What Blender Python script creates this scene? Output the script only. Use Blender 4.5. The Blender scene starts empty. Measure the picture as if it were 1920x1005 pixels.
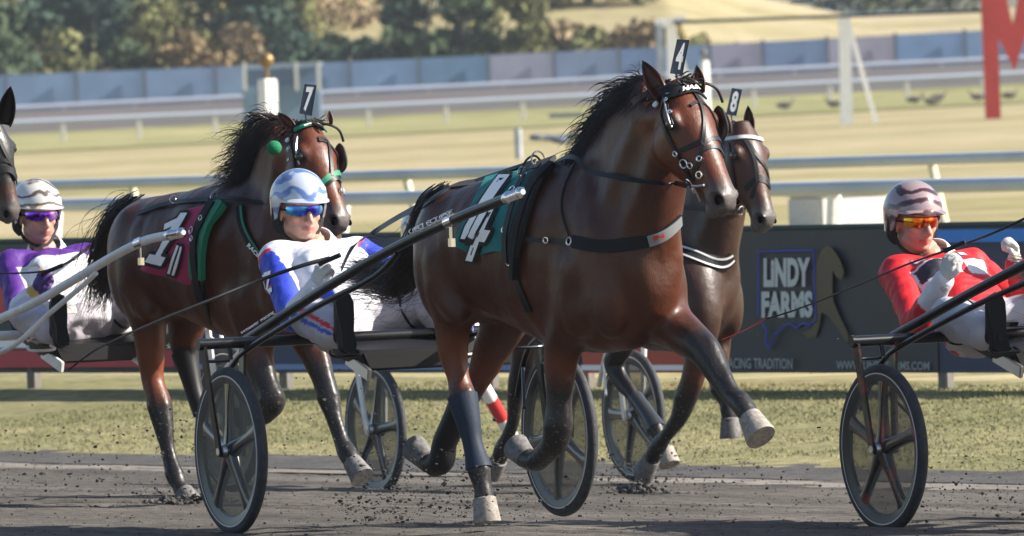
import bpy, bmesh, math, random
from mathutils import Vector as V, Matrix, noise
from mathutils.bvhtree import BVHTree
random.seed(7)
sc = bpy.context.scene
PI = math.pi
# ---------------------------------------------------------------- camera
F = 19530.0; CH = 1.95; PITCH = math.atan(362.5/F); ROLL = -0.037
cam = bpy.data.objects.new('camera', bpy.data.cameras.new('camera')); sc.collection.objects.link(cam); sc.camera = cam
RC = Matrix.Rotation(PI/2-PITCH, 3, 'X') @ Matrix.Rotation(ROLL, 3, 'Z')
CP = V((0, 0, CH))
cam.matrix_world = Matrix.Translation(CP) @ RC.to_4x4()
cam.data.sensor_width = 36; cam.data.lens = F/1920*36; cam.data.clip_start = 1; cam.data.clip_end = 3000
cam.data.dof.use_dof = True; cam.data.dof.focus_distance = 44.6; cam.data.dof.aperture_fstop = 11.5
sc.render.resolution_x = 1024; sc.render.resolution_y = 536
# ---------------------------------------------------------------- world and sun
SAZ = V((0.98, -0.10)).normalized(); SEL = math.radians(34)      # direction towards the sun
w = bpy.data.worlds.new("World"); sc.world = w; w.use_nodes = True
nt = w.node_tree; sky = nt.nodes.new('ShaderNodeTexSky'); sky.sky_type = 'NISHITA'; sky.sun_disc = False
sky.sun_elevation = SEL; sky.sun_rotation = math.atan2(SAZ.x, SAZ.y); sky.air_density = 1.0; sky.dust_density = 1.5
nt.links.new(sky.outputs[0], nt.nodes['Background'].inputs[0]); nt.nodes['Background'].inputs[1].default_value = 0.085
sun = bpy.data.objects.new('sun', bpy.data.lights.new('sun', 'SUN')); sc.collection.objects.link(sun)
sun.data.energy = 5.0; sun.data.angle = math.radians(0.5); sun.data.color = (1, .93, .82)
sd = V((SAZ.x*math.cos(SEL), SAZ.y*math.cos(SEL), math.sin(SEL)))
sun.rotation_euler = sd.to_track_quat('Z', 'Y').to_euler(); sun.location = sd*50
sc.view_settings.view_transform = 'Standard'; sc.view_settings.look = 'None'; sc.view_settings.exposure = 1.17; sc.view_settings.gamma = 1
sc.render.engine = 'CYCLES'; sc.cycles.max_bounces = 6; sc.cycles.transparent_max_bounces = 12

# ---------------------------------------------------------------- helpers
def ray(u, v):
    return (RC @ V(((u-960)/F, -(v-502.5)/F, -1))).normalized()
def P(u, v, Y):                                  # the point of pixel (u, v) that stands Y metres away
    d = ray(u, v); return CP + d*(Y/d.y)
class Frame:
    def __init__(s, o, deg):
        s.o = V(o); a = math.radians(deg); s.f = V((math.sin(a), -math.cos(a), 0)); s.l = V((math.cos(a), math.sin(a), 0)); s.u = V((0, 0, 1))
        s.R = Matrix((s.f, s.l, s.u)).transposed()
    def W(s, p): return s.o + s.R @ V(p)
    def L(s, p): return s.R.transposed() @ (V(p)-s.o)
    def J(s, u, v, y):                           # pixel on the vertical plane y metres left of the midline, in local coordinates
        d = ray(u, v); t = (y-(CP-s.o).dot(s.l))/d.dot(s.l); return s.L(CP+d*t)
def link(o): sc.collection.objects.link(o); return o
def tag(o, label=None, cat=None, group=None, kind=None):
    if label: o['label'] = label
    if cat: o['category'] = cat
    if group: o['group'] = group
    if kind: o['kind'] = kind
    return o
def empty(name, loc, label, cat, group=None):
    o = link(bpy.data.objects.new(name, None)); o.location = loc; o.empty_display_size = .1
    return tag(o, label, cat, group)
def rootof(o):
    m = Matrix.Identity(4)
    while o: m = Matrix.Translation(o.location) @ m; o = o.parent
    return m
def finish(name, me, mats, parent=None, smooth=True):
    if not isinstance(mats, (list, tuple)): mats = [mats]
    for m in mats: me.materials.append(m)
    if smooth and len(me.polygons): me.polygons.foreach_set('use_smooth', [True]*len(me.polygons))
    o = link(bpy.data.objects.new(name, me))
    if parent: 
        o.parent = parent; 
        if parent.type == 'EMPTY': o.matrix_parent_inverse = Matrix.Translation(-parent.location)
    return o
def obj(name, bm, mats, parent=None, smooth=True):
    bmesh.ops.recalc_face_normals(bm, faces=bm.faces)
    me = bpy.data.meshes.new(name); bm.to_mesh(me); bm.free()
    o = finish(name, me, mats, parent, smooth)
    if smooth:
        try: me.set_sharp_from_angle(angle=math.radians(42))
        except Exception: pass
    return o
def cr(pts, n=6):                                # Catmull-Rom through points (tuples of any length)
    pts = [tuple(p) for p in pts]; out = []
    if len(pts) < 3 or n < 2: return pts
    for i in range(len(pts)-1):
        p0 = pts[max(i-1, 0)]; p1 = pts[i]; p2 = pts[i+1]; p3 = pts[min(i+2, len(pts)-1)]
        for k in range(n):
            t = k/n
            out.append(tuple(.5*(2*b+(c-a)*t+(2*a-5*b+4*c-d)*t*t+(3*b-a-3*c+d)*t**3) for a, b, c, d in zip(p0, p1, p2, p3)))
    out.append(pts[-1]); return out
def rings(bm, rl, caps=True):
    vs = [[bm.verts.new(p) for p in r] for r in rl]; n = len(rl[0])
    for a, b in zip(vs, vs[1:]):
        for i in range(n): bm.faces.new((a[i], a[(i+1) % n], b[(i+1) % n], b[i]))
    if caps:
        bm.faces.new(vs[0][::-1]); bm.faces.new(vs[-1])
def tube(bm, pts, r, n=10, caps=True, flat=None):
    """round tube through pts; r a number or a list; flat=(a,b,up): flattened section"""
    pts = [V(p) for p in pts]; rl = []; up = V((0, 0, 1))
    if flat: up = V(flat[2])
    prev = None
    for i, p in enumerate(pts):
        t = (pts[min(i+1, len(pts)-1)]-pts[max(i-1, 0)]).normalized()
        if flat: s = t.cross(up).normalized(); 
        elif prev is None: s = t.cross(up if abs(t.dot(up)) < .95 else V((1, 0, 0))).normalized()
        else: s = (prev-t*prev.dot(t)).normalized()
        prev = s; q = s.cross(t).normalized()
        ri = r[i] if isinstance(r, (list, tuple)) else r
        fa, fb = (flat[0], flat[1]) if flat else (1, 1)
        rl.append([p+s*ri*fa*math.cos(2*PI*k/n)+q*ri*fb*math.sin(2*PI*k/n) for k in range(n)])
    rings(bm, rl, caps)
def limb(bm, pr, n=14, sub=4):
    """tapering limb through (point, radius)"""
    q = cr([tuple(p)+(r,) for p, r in pr], sub)
    pts = [V(a[:3]) for a in q]; rs = [max(a[3], .004) for a in q]
    tube(bm, pts, rs, n)
    for p, r in ((pts[0], rs[0]), (pts[-1], rs[-1])): ball(bm, p, (r, r, r), 12)
def ball(bm, c, r, n=14, R=None):
    m = Matrix.Translation(V(c))
    if R is not None: m = m @ R.to_4x4()
    m = m @ Matrix.Diagonal((r[0], r[1], r[2], 1))
    bmesh.ops.create_uvsphere(bm, u_segments=n, v_segments=max(6, n//2+2), radius=1, matrix=m)
def box(bm, c, s, R=None, bev=0):
    m = Matrix.Translation(V(c))
    if R is not None: m = m @ R.to_4x4()
    m = m @ Matrix.Diagonal((s[0], s[1], s[2], 1))
    g = bmesh.ops.create_cube(bm, size=1, matrix=m)
    if bev:
        es = list({e for v in g['verts'] for e in v.link_edges})
        bmesh.ops.bevel(bm, geom=es, offset=bev, segments=2, affect='EDGES', clamp_overlap=True)
def prism(bm, poly, dirv):
    a = [bm.verts.new(V(p)) for p in poly]; b = [bm.verts.new(V(p)+V(dirv)) for p in poly]; n = len(a)
    bm.faces.new(a); bm.faces.new(b[::-1])
    for i in range(n): bm.faces.new((a[i], b[i], b[(i+1) % n], a[(i+1) % n]))
def fuse(bm, voxel, it=6, fac=.5):
    """voxel union of closed shells, smoothed: one continuous skin"""
    me = bpy.data.meshes.new('t'); bm.to_mesh(me); bm.free()
    o = link(bpy.data.objects.new('t', me))
    m = o.modifiers.new('r', 'REMESH'); m.mode = 'VOXEL'; m.voxel_size = voxel
    if it: s = o.modifiers.new('s', 'SMOOTH'); s.factor = fac; s.iterations = it
    dg = bpy.context.evaluated_depsgraph_get(); dg.update()
    r = bpy.data.meshes.new_from_object(o.evaluated_get(dg))
    bpy.data.objects.remove(o); bpy.data.meshes.remove(me)
    return r
def setattr_col(me, name, fn):
    a = me.color_attributes.new(name, 'FLOAT_COLOR', 'POINT'); buf = []
    for v in me.vertices: buf.extend(fn(v.co))
    a.data.foreach_set('color', buf)
def bvh_of(me):
    return BVHTree.FromPolygons([v.co.copy() for v in me.vertices], [tuple(p.vertices) for p in me.polygons])
def join_bvh(*mes):
    vs = []; ps = []
    for me in mes:
        k = len(vs); vs += [v.co.copy() for v in me.vertices]; ps += [tuple(i+k for i in p.vertices) for p in me.polygons]
    return BVHTree.FromPolygons(vs, ps)
_last = [V((0, 45, 1))]
def cast(bvh, u, v, off=.004):
    d = ray(u, v); h = bvh.ray_cast(CP, d)
    if h[0] is None:
        q = P(u, v, _last[0].y); h = bvh.find_nearest(q)
        n = h[1] if h[1].dot(q-h[0]) > 0 else -h[1]
    else: n = h[1] if h[1].dot(d) < 0 else -h[1]
    _last[0] = h[0]; return h[0]+n*off, n
def strap(bm, bvh, px, width, off=.004, th=.004, step=7):
    """a band lying on a surface along a line of pixels"""
    q = cr(px, 8); L = [q[0]]
    for p in q[1:]:
        if math.hypot(p[0]-L[-1][0], p[1]-L[-1][1]) > step: L.append(p)
    if L[-1] != q[-1]: L.append(q[-1])
    pn = [cast(bvh, u, v, off) for u, v in L]
    for _ in range(2):
        pn = [pn[0]]+[((pn[i-1][0]+pn[i][0]*2+pn[i+1][0])/4, (pn[i-1][1]+pn[i][1]*2+pn[i+1][1]).normalized()) for i in range(1, len(pn)-1)]+[pn[-1]]
    band(bm, pn, width, th)
def band(bm, pn, width, th=.004):
    rl = []
    for i, (p, n) in enumerate(pn):
        t = (pn[min(i+1, len(pn)-1)][0]-pn[max(i-1, 0)][0]).normalized(); s = t.cross(n).normalized()*width/2
        a = n*th/2
        rl.append([p-s-a, p+s-a, p+s+a, p-s+a])
    rings(bm, rl)
def ribbon(bm, pts, width, nrm, th=.004, sub=6):
    pts = [V(p) for p in cr(pts, sub)]
    band(bm, [(p, (V(nrm)).normalized()) for p in pts], width, th)
def textbm(s, bold=0.02, nseg=10):
    """letters as a flat mesh in the unit square, cut finely so it can be bent"""
    c = bpy.data.curves.new('t', 'FONT'); c.body = s; c.offset = bold; c.resolution_u = 3
    o = link(bpy.data.objects.new('t', c)); dg = bpy.context.evaluated_depsgraph_get(); dg.update()
    me = bpy.data.meshes.new_from_object(o.evaluated_get(dg)); bpy.data.objects.remove(o); bpy.data.curves.remove(c)
    bm = bmesh.new(); bm.from_mesh(me); bpy.data.meshes.remove(me)
    return unit(bm, nseg, len(s))
def polybm(polys, nseg=8):
    bm = bmesh.new()
    for p in polys: bm.faces.new([bm.verts.new((x, y, 0)) for x, y in p])
    bmesh.ops.triangulate(bm, faces=bm.faces); return cut(bm, nseg, nseg)
def unit(bm, nseg, k=1):
    xs = [v.co.x for v in bm.verts]; ys = [v.co.y for v in bm.verts]; x0, x1, y0, y1 = min(xs), max(xs), min(ys), max(ys)
    for v in bm.verts: v.co = V(((v.co.x-x0)/(x1-x0), (v.co.y-y0)/(y1-y0), 0))
    return cut(bm, nseg*max(1, k//2), nseg)
def cut(bm, nx, ny):
    for ax, n in ((0, nx), (1, ny)):
        for i in range(1, n):
            c = [0, 0, 0]; c[ax] = i/n; no = [0, 0, 0]; no[ax] = 1
            bmesh.ops.bisect_plane(bm, geom=bm.verts[:]+bm.edges[:]+bm.faces[:], plane_co=c, plane_no=no)
    return bm
def quad(q):                                     # bilinear map of the unit square to four corners bl, br, tr, tl
    bl, br, tr, tl = [V(a) for a in q]
    return lambda x, y: bl.lerp(br, x).lerp(tl.lerp(tr, x), y)
def decal(dst, src, fn, free=True):
    m = {}
    for v in src.verts: m[v] = dst.verts.new(fn(v.co.x, v.co.y))
    for f in src.faces:
        try: dst.faces.new([m[v] for v in f.verts])
        except ValueError: pass
    if free: src.free()
def px_on(bvh, q, off):
    g = quad([(a[0], a[1], 0) for a in q])
    def fn(x, y):
        p = g(x, y); return cast(bvh, p.x, p.y, off)[0]
    return fn

# ---------------------------------------------------------------- materials
def nodes(name):
    m = bpy.data.materials.new(name); m.use_nodes = True; t = m.node_tree; b = t.nodes['Principled BSDF']
    return m, t, b
def mat(name, c, rough=.5, metal=0, spec=.5, var=0, vs=20, bump=0, bs=60, coat=0, c2=None, stretch=(1, 1, 1), lo=.35, hi=.65):
    m, t, b = nodes(name); b.inputs['Roughness'].default_value = rough; b.inputs['Metallic'].default_value = metal
    b.inputs['Specular IOR Level'].default_value = spec; b.inputs['Coat Weight'].default_value = coat
    b.inputs['Base Color'].default_value = (*c, 1)
    if var or c2:
        tc = t.nodes.new('ShaderNodeTexCoord'); mp = t.nodes.new('ShaderNodeMapping'); mp.inputs['Scale'].default_value = stretch
        n = t.nodes.new('ShaderNodeTexNoise'); n.inputs['Scale'].default_value = vs; n.inputs['Detail'].default_value = 6
        r = t.nodes.new('ShaderNodeValToRGB'); r.color_ramp.elements[0].position = lo; r.color_ramp.elements[1].position = hi
        d = c2 or tuple(x*(1-var) for x in c); e = c if c2 else tuple(min(1, x*(1+var)) for x in c)
        r.color_ramp.elements[0].color = (*d, 1); r.color_ramp.elements[1].color = (*e, 1)
        t.links.new(tc.outputs['Object'], mp.inputs[0]); t.links.new(mp.outputs[0], n.inputs['Vector'])
        t.links.new(n.outputs['Fac'], r.inputs[0]); t.links.new(r.outputs[0], b.inputs['Base Color'])
    if bump:
        tc = t.nodes.new('ShaderNodeTexCoord'); n = t.nodes.new('ShaderNodeTexNoise'); n.inputs['Scale'].default_value = bs; n.inputs['Detail'].default_value = 5
        bp = t.nodes.new('ShaderNodeBump'); bp.inputs['Strength'].default_value = bump; bp.inputs['Distance'].default_value = .01
        t.links.new(tc.outputs['Object'], n.inputs['Vector']); t.links.new(n.outputs['Fac'], bp.inputs['Height']); t.links.new(bp.outputs[0], b.inputs['Normal'])
    return m
def attmat(name, att, rough=.7, bump=.3, bs=40, spec=.4, mul=1.0, sheen=0):
    m, t, b = nodes(name); a = t.nodes.new('ShaderNodeAttribute'); a.attribute_name = att
    t.links.new(a.outputs['Color'], b.inputs['Base Color']); b.inputs['Roughness'].default_value = rough
    b.inputs['Specular IOR Level'].default_value = spec; b.inputs['Sheen Weight'].default_value = sheen
    tc = t.nodes.new('ShaderNodeTexCoord'); n = t.nodes.new('ShaderNodeTexNoise'); n.inputs['Scale'].default_value = bs; n.inputs['Detail'].default_value = 4
    n.inputs['Distortion'].default_value = .6
    bp = t.nodes.new('ShaderNodeBump'); bp.inputs['Strength'].default_value = bump; bp.inputs['Distance'].default_value = .012
    t.links.new(tc.outputs['Object'], n.inputs['Vector']); t.links.new(n.outputs['Fac'], bp.inputs['Height']); t.links.new(bp.outputs[0], b.inputs['Normal'])
    return m
def coatmat(name, c1, c2, red):
    """bay coat: noise between two browns, black points from the 'coat' attribute"""
    m, t, b = nodes(name); L = t.links
    tc = t.nodes.new('ShaderNodeTexCoord'); n = t.nodes.new('ShaderNodeTexNoise'); n.inputs['Scale'].default_value = 3.5; n.inputs['Detail'].default_value = 5
    r = t.nodes.new('ShaderNodeValToRGB'); r.color_ramp.elements[0].position = .35; r.color_ramp.elements[1].position = .68
    r.color_ramp.elements[0].color = (*c1, 1); r.color_ramp.elements[1].color = (*c2, 1)
    L.new(tc.outputs['Object'], n.inputs['Vector']); L.new(n.outputs['Fac'], r.inputs[0])
    a = t.nodes.new('ShaderNodeAttribute'); a.attribute_name = 'coat'; s = t.nodes.new('ShaderNodeSeparateColor'); L.new(a.outputs['Color'], s.inputs[0])
    m1 = t.nodes.new('ShaderNodeMix'); m1.data_type = 'RGBA'; L.new(s.outputs[1], m1.inputs['Factor']); L.new(r.outputs[0], m1.inputs['A']); m1.inputs['B'].default_value = (*red, 1)
    m2 = t.nodes.new('ShaderNodeMix'); m2.data_type = 'RGBA'; L.new(s.outputs[0], m2.inputs['Factor']); L.new(m1.outputs['Result'], m2.inputs['A']); m2.inputs['B'].default_value = (.012, .010, .011, 1)
    m3 = t.nodes.new('ShaderNodeMix'); m3.data_type = 'RGBA'; L.new(s.outputs[2], m3.inputs['Factor']); L.new(m2.outputs['Result'], m3.inputs['A']); m3.inputs['B'].default_value = (.085, .075, .075, 1)
    nd = t.nodes.new('ShaderNodeTexNoise'); nd.inputs['Scale'].default_value = 85; nd.inputs['Detail'].default_value = 3; L.new(tc.outputs['Object'], nd.inputs['Vector'])
    rd = t.nodes.new('ShaderNodeValToRGB'); rd.color_ramp.elements[0].position = .60; rd.color_ramp.elements[1].position = .72; rd.color_ramp.elements[0].color = (0, 0, 0, 1); rd.color_ramp.elements[1].color = (.7, .7, .7, 1); L.new(nd.outputs['Fac'], rd.inputs[0])
    ml = t.nodes.new('ShaderNodeMath'); ml.operation = 'MULTIPLY'; L.new(rd.outputs[0], ml.inputs[0]); L.new(a.outputs['Alpha'], ml.inputs[1])
    m4 = t.nodes.new('ShaderNodeMix'); m4.data_type = 'RGBA'; L.new(ml.outputs[0], m4.inputs['Factor']); L.new(m3.outputs['Result'], m4.inputs['A']); m4.inputs['B'].default_value = (.19, .175, .16, 1)
    m3 = m4
    L.new(m3.outputs['Result'], b.inputs['Base Color']); b.inputs['Roughness'].default_value = .46; b.inputs['Specular IOR Level'].default_value = .3; b.inputs['Coat Weight'].default_value = .22; b.inputs['Coat Roughness'].default_value = .27
    n2 = t.nodes.new('ShaderNodeTexNoise'); n2.inputs['Scale'].default_value = 16; n2.inputs['Detail'].default_value = 6; L.new(tc.outputs['Object'], n2.inputs['Vector'])
    bp = t.nodes.new('ShaderNodeBump'); bp.inputs['Strength'].default_value = .5; bp.inputs['Distance'].default_value = .014
    L.new(n2.outputs['Fac'], bp.inputs['Height'])
    mp = t.nodes.new('ShaderNodeMapping'); mp.inputs['Scale'].default_value = (1, 1, .25); n4 = t.nodes.new('ShaderNodeTexNoise'); n4.inputs['Scale'].default_value = 210; n4.inputs['Detail'].default_value = 3
    L.new(tc.outputs['Object'], mp.inputs[0]); L.new(mp.outputs[0], n4.inputs['Vector']); b2 = t.nodes.new('ShaderNodeBump'); b2.inputs['Strength'].default_value = .35; b2.inputs['Distance'].default_value = .004
    L.new(n4.outputs['Fac'], b2.inputs['Height']); L.new(bp.outputs[0], b2.inputs['Normal']); L.new(b2.outputs[0], b.inputs['Normal'])
    return m
M = {}
M['bay'] = coatmat('bay coat', (.016, .0055, .0030), (.050, .0135, .0055), (.155, .034, .009))
M['bay7'] = coatmat('red bay coat', (.021, .0070, .0036), (.058, .0155, .0062), (.165, .038, .010))
M['dark'] = coatmat('dark bay coat', (.018, .0080, .0058), (.036, .0145, .0088), (.10, .030, .013))
M['hair'] = mat('black mane hair', (.016, .010, .008), .38, spec=.5, var=.4)
M['hairb'] = mat('brown black mane hair', (.022, .014, .012), .45, var=.3)
M['hoof'] = mat('dusty horn', (.13, .125, .125), .75, var=.3, vs=40, bump=.3)
M['hoofl'] = mat('pale dusty horn', (.24, .215, .19), .7, var=.25, vs=50, bump=.3)
M['leather'] = mat('black leather', (.009, .010, .012), .42, spec=.25, bump=.1, bs=200)
M['nylon'] = mat('black nylon webbing', (.008, .009, .012), .65, spec=.2, bump=.2, bs=300)
M['boot'] = mat('blue black neoprene', (.018, .027, .048), .6, spec=.2, bump=.15, bs=90)
M['chrome'] = mat('polished steel', (.75, .76, .78), .16, 1)
M['steel'] = mat('brushed steel', (.5, .5, .52), .35, 1)
M['nostril'] = mat('nostril', (.004, .003, .003), .95, spec=.05)
M['eye'] = mat('dark wet eye', (.006, .004, .003), .05, coat=1)
M['black'] = mat('black gloss paint', (.006, .007, .010), .28, spec=.35, coat=.15)
M['blackm'] = mat('black satin plastic', (.010, .010, .012), .5, spec=.25)
M['white'] = mat('white paint with dust', (.72, .72, .70), .4, var=.08, vs=14)
M['whitep'] = mat('white lettering', (.8, .8, .8), .5)
M['tyre'] = mat('worn tyre rubber', (.028, .030, .036), .75, var=.3, vs=30, bump=.3, bs=80)
M['rim'] = mat('grey painted rim', (.05, .055, .065), .3, metal=.5)
M['rimw'] = mat('pale rim stripe', (.6, .6, .6), .4)
M['spoke'] = mat('carbon spoke', (.03, .033, .04), .22, metal=.3, coat=.5)
M['red'] = mat('red enamel', (.45, .03, .03), .35)
M['redsp'] = mat('black spoke worn to red', (.015, .015, .018), .25, coat=.5, c2=(.28, .03, .02), vs=9, lo=.28, hi=.48)
M['teal'] = mat('teal saddle cloth', (.004, .15, .15), .75, var=.15, vs=12, bump=.3, bs=25)
M['pink'] = mat('magenta saddle cloth', (.36, .022, .095), .75, var=.12, vs=12, bump=.3, bs=25)
M['green'] = mat('green trim', (.004, .17, .085), .6, bump=.1)
M['skin'] = mat('skin', (.50, .26, .19), .5, var=.08, vs=60, bump=.08, bs=150)
M['glove'] = mat('white glove leather', (.50, .49, .47), .65, bump=.5, bs=60)
M['glovep'] = mat('purple glove', (.05, .015, .13), .6, bump=.3)
M['bootb'] = mat('black boot', (.009, .010, .012), .5, spec=.25, bump=.1)
M['num'] = mat('navy number plate', (.035, .06, .11), .4)
M['pad'] = mat('black cloth backing', (.012, .012, .014), .85)
M['gold'] = mat('tarnished gilt', (.20, .135, .05), .4, metal=.5)
def clearmat():
    m, t, b = nodes('smoky clear wheel cover'); tr = t.nodes.new('ShaderNodeBsdfTransparent'); mx = t.nodes.new('ShaderNodeMixShader'); mx.inputs[0].default_value = .20
    tr.inputs[0].default_value = (.86, .86, .85, 1)
    b.inputs['Base Color'].default_value = (.20, .20, .185, 1); b.inputs['Roughness'].default_value = .3
    t.links.new(tr.outputs[0], mx.inputs[1]); t.links.new(b.outputs[0], mx.inputs[2]); t.links.new(mx.outputs[0], t.nodes['Material Output'].inputs[0])
    return m
M['clear'] = clearmat()
# ---------------------------------------------------------------- lie of the land
TN = V((.839, .545)); TD = V((.545, -.839))
def tin(X, Y): return TN.x*(X+.527)+TN.y*(Y-45)          # metres towards the inside of the track
def lerp(a, b, t): t = max(0, min(1, t)); return a+(b-a)*t
def gz(X, Y):
    t = tin(X, Y)
    if t < 2.5: z = -.03*t
    elif t < 6.4: z = -.075-.0562*(t-2.5)
    elif t < 9.0: z = -.294-.024*(t-6.4)
    else: z = lerp(-.356, -.18, (t-9.0)/4.5)
    if Y > 85:
        far = lerp(.01+.0128*X, 1.31+.0128*X, (Y-446)/34); far = lerp(far, far+(8 if X < 9 else lerp(8, 3.2, (X-9)/8)), (Y-504)/130)
        z = lerp(z, far, (Y-85)/200)
    return z

# ---------------------------------------------------------------- horses
def loft(bm, secs, n=26, close=True):
    rl = []
    for c, U, S, a, b, low in secs:
        c = V(c); U = V(U).normalized(); S = V(S).normalized(); r = []
        for k in range(n):
            t = 2*PI*k/n; x = math.cos(t); y = math.sin(t)
            x = math.copysign(abs(x)**.88, x); y = math.copysign(abs(y)**.88, y)
            if y < 0: x *= 1-(1-low)*abs(y)
            r.append(c+U*a*y+S*b*x)
        rl.append(r)
    rings(bm, rl, close)
TORSO = [(-.345, 1.22, .10, .08), (-.29, 1.20, .20, .165), (-.18, 1.20, .28, .24), (-.02, 1.205, .30, .275), (.15, 1.215, .30, .27),
         (.33, 1.205, .33, .268), (.52, 1.19, .37, .28), (.70, 1.185, .40, .282), (.86, 1.19, .415, .265), (1.0, 1.18, .40, .24),
         (1.13, 1.16, .355, .215), (1.23, 1.155, .285, .175), (1.30, 1.15, .215, .14), (1.345, 1.15, .13, .095)]
HEADSEC = [(-.05, .055, 0, -.12), (.03, .074, .012, -.165), (.10, .094, .022, -.215), (.18, .104, .024, -.262), (.27, .094, .014, -.276), (.36, .074, .002, -.235),
           (.45, .060, -.004, -.182), (.52, .055, -.006, -.152), (.575, .057, -.012, -.146), (.615, .050, -.03, -.14), (.64, .032, -.05, -.118)]
def hoof(bm, a, b, r0=.050, r1=.064, fwd=V((1, 0, 0))):
    a = V(a); b = V(b); ax = (b-a).normalized(); rl = []
    s = ax.cross(V((0, 1, 0))).normalized(); q = V((0, 1, 0))
    q = (q-ax*q.dot(ax)).normalized(); s = ax.cross(q).normalized()
    for t, r in ((-.05, r0*.8), (0, r0), (.5, (r0+r1)/2), (.93, r1), (1, r1*.97)):
        rl.append([a+(b-a)*t+s*r*math.cos(k*PI/9)+q*r*.92*math.sin(k*PI/9) for k in range(18)])
    rings(bm, rl)
def horse(fr, sp, mats, label, group='harness racing horses', vox=.0125):
    root = empty('horse', fr.o, label, 'horse', group)
    bm = bmesh.new(); Y = V((0, 1, 0)); Z = V((0, 0, 1)); X = V((1, 0, 0))
    ts = sp.get('torso', 1.0)
    loft(bm, [((x, 0, z), Z, Y, a*ts, b*ts, .85) for x, z, a, b in TORSO])
    for s in (-1, 1):                                                         # haunch, shoulder, breast, elbow muscles
        ball(bm, (-.02, s*.155, 1.17), (.21, .135, .29), 18)
        ball(bm, (1.08, s*.15, 1.13), (.14, .10, .30), 18, Matrix.Rotation(-.35, 3, 'Y'))
        ball(bm, (1.175, s*.085, 1.09), (.12, .08, .17), 16)
        ball(bm, (.96, s*.16, 1.0), (.15, .09, .15), 16)
    ball(bm, (.80, 0, 1.46), (.28, .08, .14), 16)                              # withers
    nk = sp['neck']                                                           # (x, y, z, half depth, half width)
    for i in range(1):
        q = cr(nk, 4); sec = []
        for j, p in enumerate(q):
            t = (V(q[min(j+1, len(q)-1)][:3])-V(q[max(j-1, 0)][:3])).normalized()
            U = (Y.cross(t)).normalized()*-1; U = t.cross(Y).normalized() if False else U
            sec.append((p[:3], U, t.cross(U), p[3], p[4], 1.0))
        loft(bm, sec)
    # head
    poll = V(sp['poll']); muz = V(sp['muzzle']); A = (muz-poll).normalized(); yaw = sp.get('yaw', 0)
    Lh = (V((-math.sin(yaw), math.cos(yaw), 0))); Lh = (Lh-A*Lh.dot(A)).normalized(); N = Lh.cross(A).normalized()
    if N.x < 0: N = -N
    H = lambda a, l, n: poll+A*a*hs+Lh*l*hs+N*n*hs
    hs = sp.get('hs', (muz-poll).length/.62)
    q = cr(HEADSEC, 3)
    loft(bm, [(H(t, 0, (nf+nb)/2), N, Lh, (nf-nb)/2*hs*1.10, wd*hs*1.22, .58) for t, wd, nf, nb in q])
    HR = Matrix((A, Lh, N)).transposed()
    for s in (-1, 1):
        ball(bm, H(.155, s*.114, -.030), (.050*hs, .032*hs, .030*hs), 14, HR)      # orbit
        ball(bm, H(.20, s*.070, -.175), (.110*hs, .046*hs, .10*hs), 16, HR)       # cheek
        limb(bm, [(H(.19, s*.108, -.075), .018*hs), (H(.30, s*.088, -.082), .017*hs), (H(.40, s*.068, -.075), .012*hs)])
        ball(bm, H(.578, s*.050, -.045), (.036*hs, .028*hs, .034*hs), 14, HR)
        ball(bm, H(.12, s*.055, .002), (.06*hs, .03*hs, .02*hs), 12, HR)
        limb(bm, [(H(.54, s*.055, -.10), .016*hs), (H(.61, s*.03, -.115), .018*hs), (H(.635, 0, -.12), .018*hs)])
    limb(bm, [(H(.25, 0, -.005), .028*hs), (H(.45, 0, -.022), .026*hs), (H(.55, 0, -.032), .024*hs)])
    ball(bm, H(.585, 0, -.168), (.045*hs, .034*hs, .028*hs), 14, HR)
    limb(bm, [(H(.30, 0, -.215), .03*hs), (H(.45, 0, -.17), .024*hs), (H(.56, 0, -.165), .022*hs)])
    for s in (-1, 1):
        limb(bm, [(V(nk[-2][:3])+V((.10, s*.045, -.10)), .045), (V(nk[2][:3])+V((.20, s*.075, -.04)), .05), ((1.14, s*.12, 1.15), .06)])
        limb(bm, [(V(nk[-2][:3])+V((.0, s*.065, -.02)), .045), (V(nk[2][:3])+V((.02, s*.10, -.04)), .06), ((1.12, s*.15, 1.25), .06)])
        limb(bm, [((1.0, s*.12, 1.5), .05), ((1.14, s*.19, 1.25), .045), ((1.12, s*.16, 1.02), .06)])
        limb(bm, [((.10, s*.20, 1.32), .08), ((.02, s*.25, 1.12), .06), ((.10, s*.2, .95), .06)])
    # throat
    limb(bm, [(V(nk[-2][:3]), nk[-2][4]*1.1), (H(.10, 0, -.11), .075*hs), (H(.2, 0, -.15), .06*hs)])
    black = []                                                                # (point, radius, black)
    for lg in sp['legs']:
        pts = lg['p']; limb(bm, [(V(p[:3]), p[3]) for p in pts], 16, 4)
        for i in range(2, len(pts)-2):                                        # bony joints
            if pts[i][3] >= pts[i-1][3] and pts[i][3] > pts[i+1][3]:
                t_ = (V(pts[i+1][:3])-V(pts[i-1][:3])).normalized(); fw = V((0, 1, 0)).cross(t_).normalized(); fw = -fw
                for s in (-1, 1): ball(bm, V(pts[i][:3])+V((0, s*pts[i][3]*.55, 0)), (pts[i][3]*.62,)*3, 10)
                ball(bm, V(pts[i][:3])-fw*pts[i][3]*.45+t_*.01, (pts[i][3]*.7,)*3, 10)
        ks = int(lg.get('blk', 4)); lo = pts[max(1, ks):]
        for (p, q_) in zip(lo[1:-3], lo[2:-2]):
            a_, b_ = V(p[:3]), V(q_[:3]); bk = (b_-a_).cross(V((0, 1, 0))).normalized()
            if (a_-b_).length > .01: limb(bm, [(a_+bk*p[3]*.62, p[3]*.52), (b_+bk*q_[3]*.62, q_[3]*.52)], 10, 1)
        n = len(pts); k0 = lg.get('blk', n*.5)
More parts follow.
